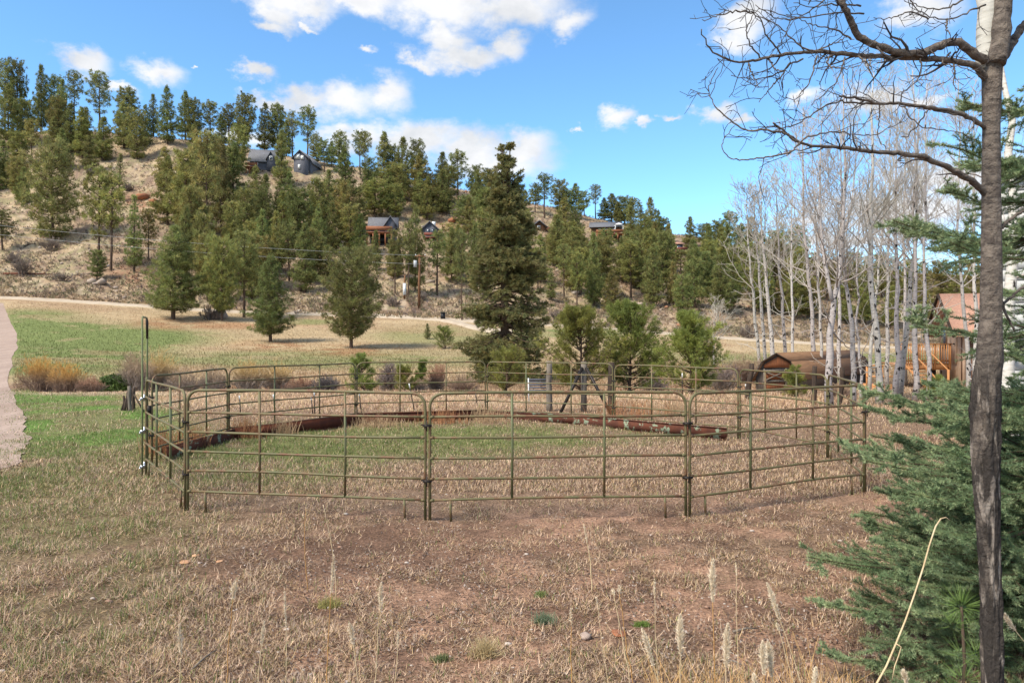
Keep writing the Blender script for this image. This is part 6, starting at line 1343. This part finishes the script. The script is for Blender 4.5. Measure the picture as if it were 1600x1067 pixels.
# tall stalks with seed heads
def stalk(tip, foot, d, label, seed, head=0, w=1.9, bend=0., mat='straw', plume=1.0):
    rg = np.random.default_rng(seed); A = at(foot[0], foot[1], d); B = at(tip[0], tip[1], d); A2 = A + (A - B) * ((A[2] - tz1(A[0], A[1])) / max(.05, B[2] - A[2])); 
    o = np.array([A2[0], A2[1], tz1(A2[0], A2[1])]); e = thing('grass_stalk', label, 'grass stalk', tuple(o), 0, 'tall dry stalks in the foreground')
    K = 14; q = np.linspace(0, 1, K)[:, None]; P = (A2 - o)[None] * (1 - q) + (B - o)[None] * q; P[:, 0] += bend * d / F * (np.sin(q[:, 0] * math.pi)) ; P[1:, :] += rg.normal(size=(K - 1, 3)) * .002; P[0, 2] = -.02
    r = np.linspace(w, w * .45, K) / 2 * d / F; MB().tube(P, r, 5).build('stem', M[mat], e, smooth=True)
    if head:
        L_ = np.linalg.norm(P[-1] - P[0]); f = head * d / F / L_; n = int(head * 16 * plume); t = 1 - f * rg.random(n); i = np.minimum((t * (K - 1)).astype(int), K - 2); fr = (t * (K - 1) - i)[:, None]
        b = P[i] * (1 - fr) + P[i + 1] * fr; T = (P[-1] - P[-3]); T = T / np.linalg.norm(T); dv = rg.normal(size=(n, 3)) * .33 + T; dv /= np.linalg.norm(dv, axis=1, keepdims=True); pp = np.cross(dv, rg.normal(size=dv.shape)); pp /= np.linalg.norm(pp, axis=1, keepdims=True)
        env = np.sin(np.clip((1 - t) / f, .04, 1) * math.pi * .93)[:, None]; l = (.009 + .0125 * env * plume) * rg.uniform(.6, 1.1, (n, 1)); V = np.stack([b - pp * .0019, b + pp * .0019, b + dv * l * 1.3], 1).reshape(-1, 3)
        mesh_np('seed_head', V, [np.arange(n * 3).reshape(-1, 3)], M['seed'], e)
ST = [((367,911),(358,1067),3.9,'stalk with short feathered top at the left, tallest there',26,1.5),((445,924),(444,1067),3.9,'bare-looking thin stalk right of the left feathered one',60,.5),((412,972),(405,1067),4.0,'short frayed stalk between the two left stalks',40,.8),((280,976),(275,1067),4.1,'leaning plume at the far left of the stalks',50,1.2),
 ((522,868),(514,1067),3.9,'tall faint stalk with reddish plume left of centre',60,.9),((548,974),(556,1067),3.8,'short pale forked plume beside the tall faint stalk',34,1.4),((597,912),(588,1067),3.9,'white plume stalk, third from centre left',44,1.3),((622,990),(612,1067),3.9,'tiny thin stalk right of the white plume',20,.6),
 ((893,950),(897,1067),4.0,'faint straight stalk with dotted plume above the cream stone',30,.6),((912,820),(918,868),6.2,'distant white-tipped stalk standing below the middle panel',30,1.),((931,932),(953,1067),3.9,'thin stalk right of the cream stone',14,.4),((957,922),(979,1067),3.8,'left of the two parallel thin leaning stalks',12,.7),((967,916),(993,1067),3.8,'right of the two parallel thin leaning stalks',12,.7),
 ((1004,984),(1026,1067),3.6,'bent pale plume leaning left at the bottom',58,1.5),((1022,905),(1030,1067),3.9,'thin tall stalk behind the bent pale plume',30,.4),((1062,962),(1058,1067),3.6,'thick cream plume left of the tallest feathered stalk',64,2.0),((1114,876),(1121,1067),3.7,'tallest feathered cream stalk right of centre',66,1.8),((1137,976),(1130,1067),3.6,'broad cream plume just right of the tallest stalk',70,2.0),
 ((1150,880),(1156,1067),4.1,'very thin stalk between the tallest and the leaning one',20,.3),((1199,912),(1247,1067),3.8,'stalk leaning left with a long plume near the spruce',60,1.4),((1192,1004),(1197,1067),3.5,'left plume of the twin cream plumes',52,2.0),((1200,1003),(1206,1067),3.55,'right plume of the twin cream plumes',56,2.0),((1214,975),(1243,1067),3.7,'golden broken-topped stalk above the leaning bunch',12,.8),
 ((1275,1044),(1268,1067),3.5,'short plume tip at the bottom before the spruce',30,1.2),((1178,1054),(1180,1067),3.5,'lowest plume tip between the golden bunches',24,1.),((1412,1048),(1416,1067),3.4,'pale plume tip under the spruce branches',24,1.6),((1568,958),(1600,1000),3.3,'dry seed spray right of the scarred trunk',34,1.2),((505,790),(520,900),6.0,'faint stalk standing before the front joint left side',10,.3),((478,790),(481,900),6.2,'hair-thin bare stalk in front of the left front panel',10,.3)]
for i, (t, f, d, lab, hd, pl) in enumerate(ST): stalk(t, f, d, lab, 400 + i, hd, w=2.2 if pl > .5 else 1.5, plume=pl, mat='straw' if i % 4 else 'gold', bend=(-4, 3, -2, 5)[i % 4])
def cane():
    pts = [(1484,812),(1478,808),(1470,810),(1462,822),(1452,852),(1443,885),(1430,925),(1415,968),(1400,1005),(1385,1040),(1370,1067),(1340,1140)]; d = 3.9; P = np.array([at(x, y, d - .02 * i) for i, (x, y) in enumerate(pts)]); o = P[-1].copy(); o[2] = tz1(o[0], o[1]); P[-1, 2] = o[2] - .02
    e = thing('bent_cane', 'long pale straw cane with a hooked tip crossing the spruce', 'dry stem', tuple(o)); MB().tube(P - o, [.0015, .003, .0035, .004, .004, .0044, .0042, .0044, .0046, .005, .005, .005], 7).build('stem', M['straw'], e, smooth=True)
    pts = [(1400,1005),(1408,1010),(1404,1024),(1398,1040),(1394,1062)]; P = np.array([at(x, y, d - .2) for x, y in pts]); MB().tube(P - o, .003, 6).build('side_shoot', M['straw'], e, smooth=True)
cane()
for i, (a, b, lab) in enumerate([((1145,990),(1185,987),'grey stick lying beside the flat orange stone'),((1135,1037),(1160,1048),'short grey stick under the cream plumes'),((300,1050),(338,1022),'pale twig leaning on the left near litter')]):
    A = at(*a, 2498 / (a[1] - 523)); B = at(*b, 2498 / (b[1] - 523)); A[2] = tz1(A[0], A[1]) + .02; B[2] = tz1(B[0], B[1]) + .03
    tag(MB().tube([A, (A + B) / 2 + np.array([0, 0, .012]), B], [.009, .007, .004], 7).build('stick', M['greywood'], smooth=True), lab, 'stick', 'sticks lying in the near litter')
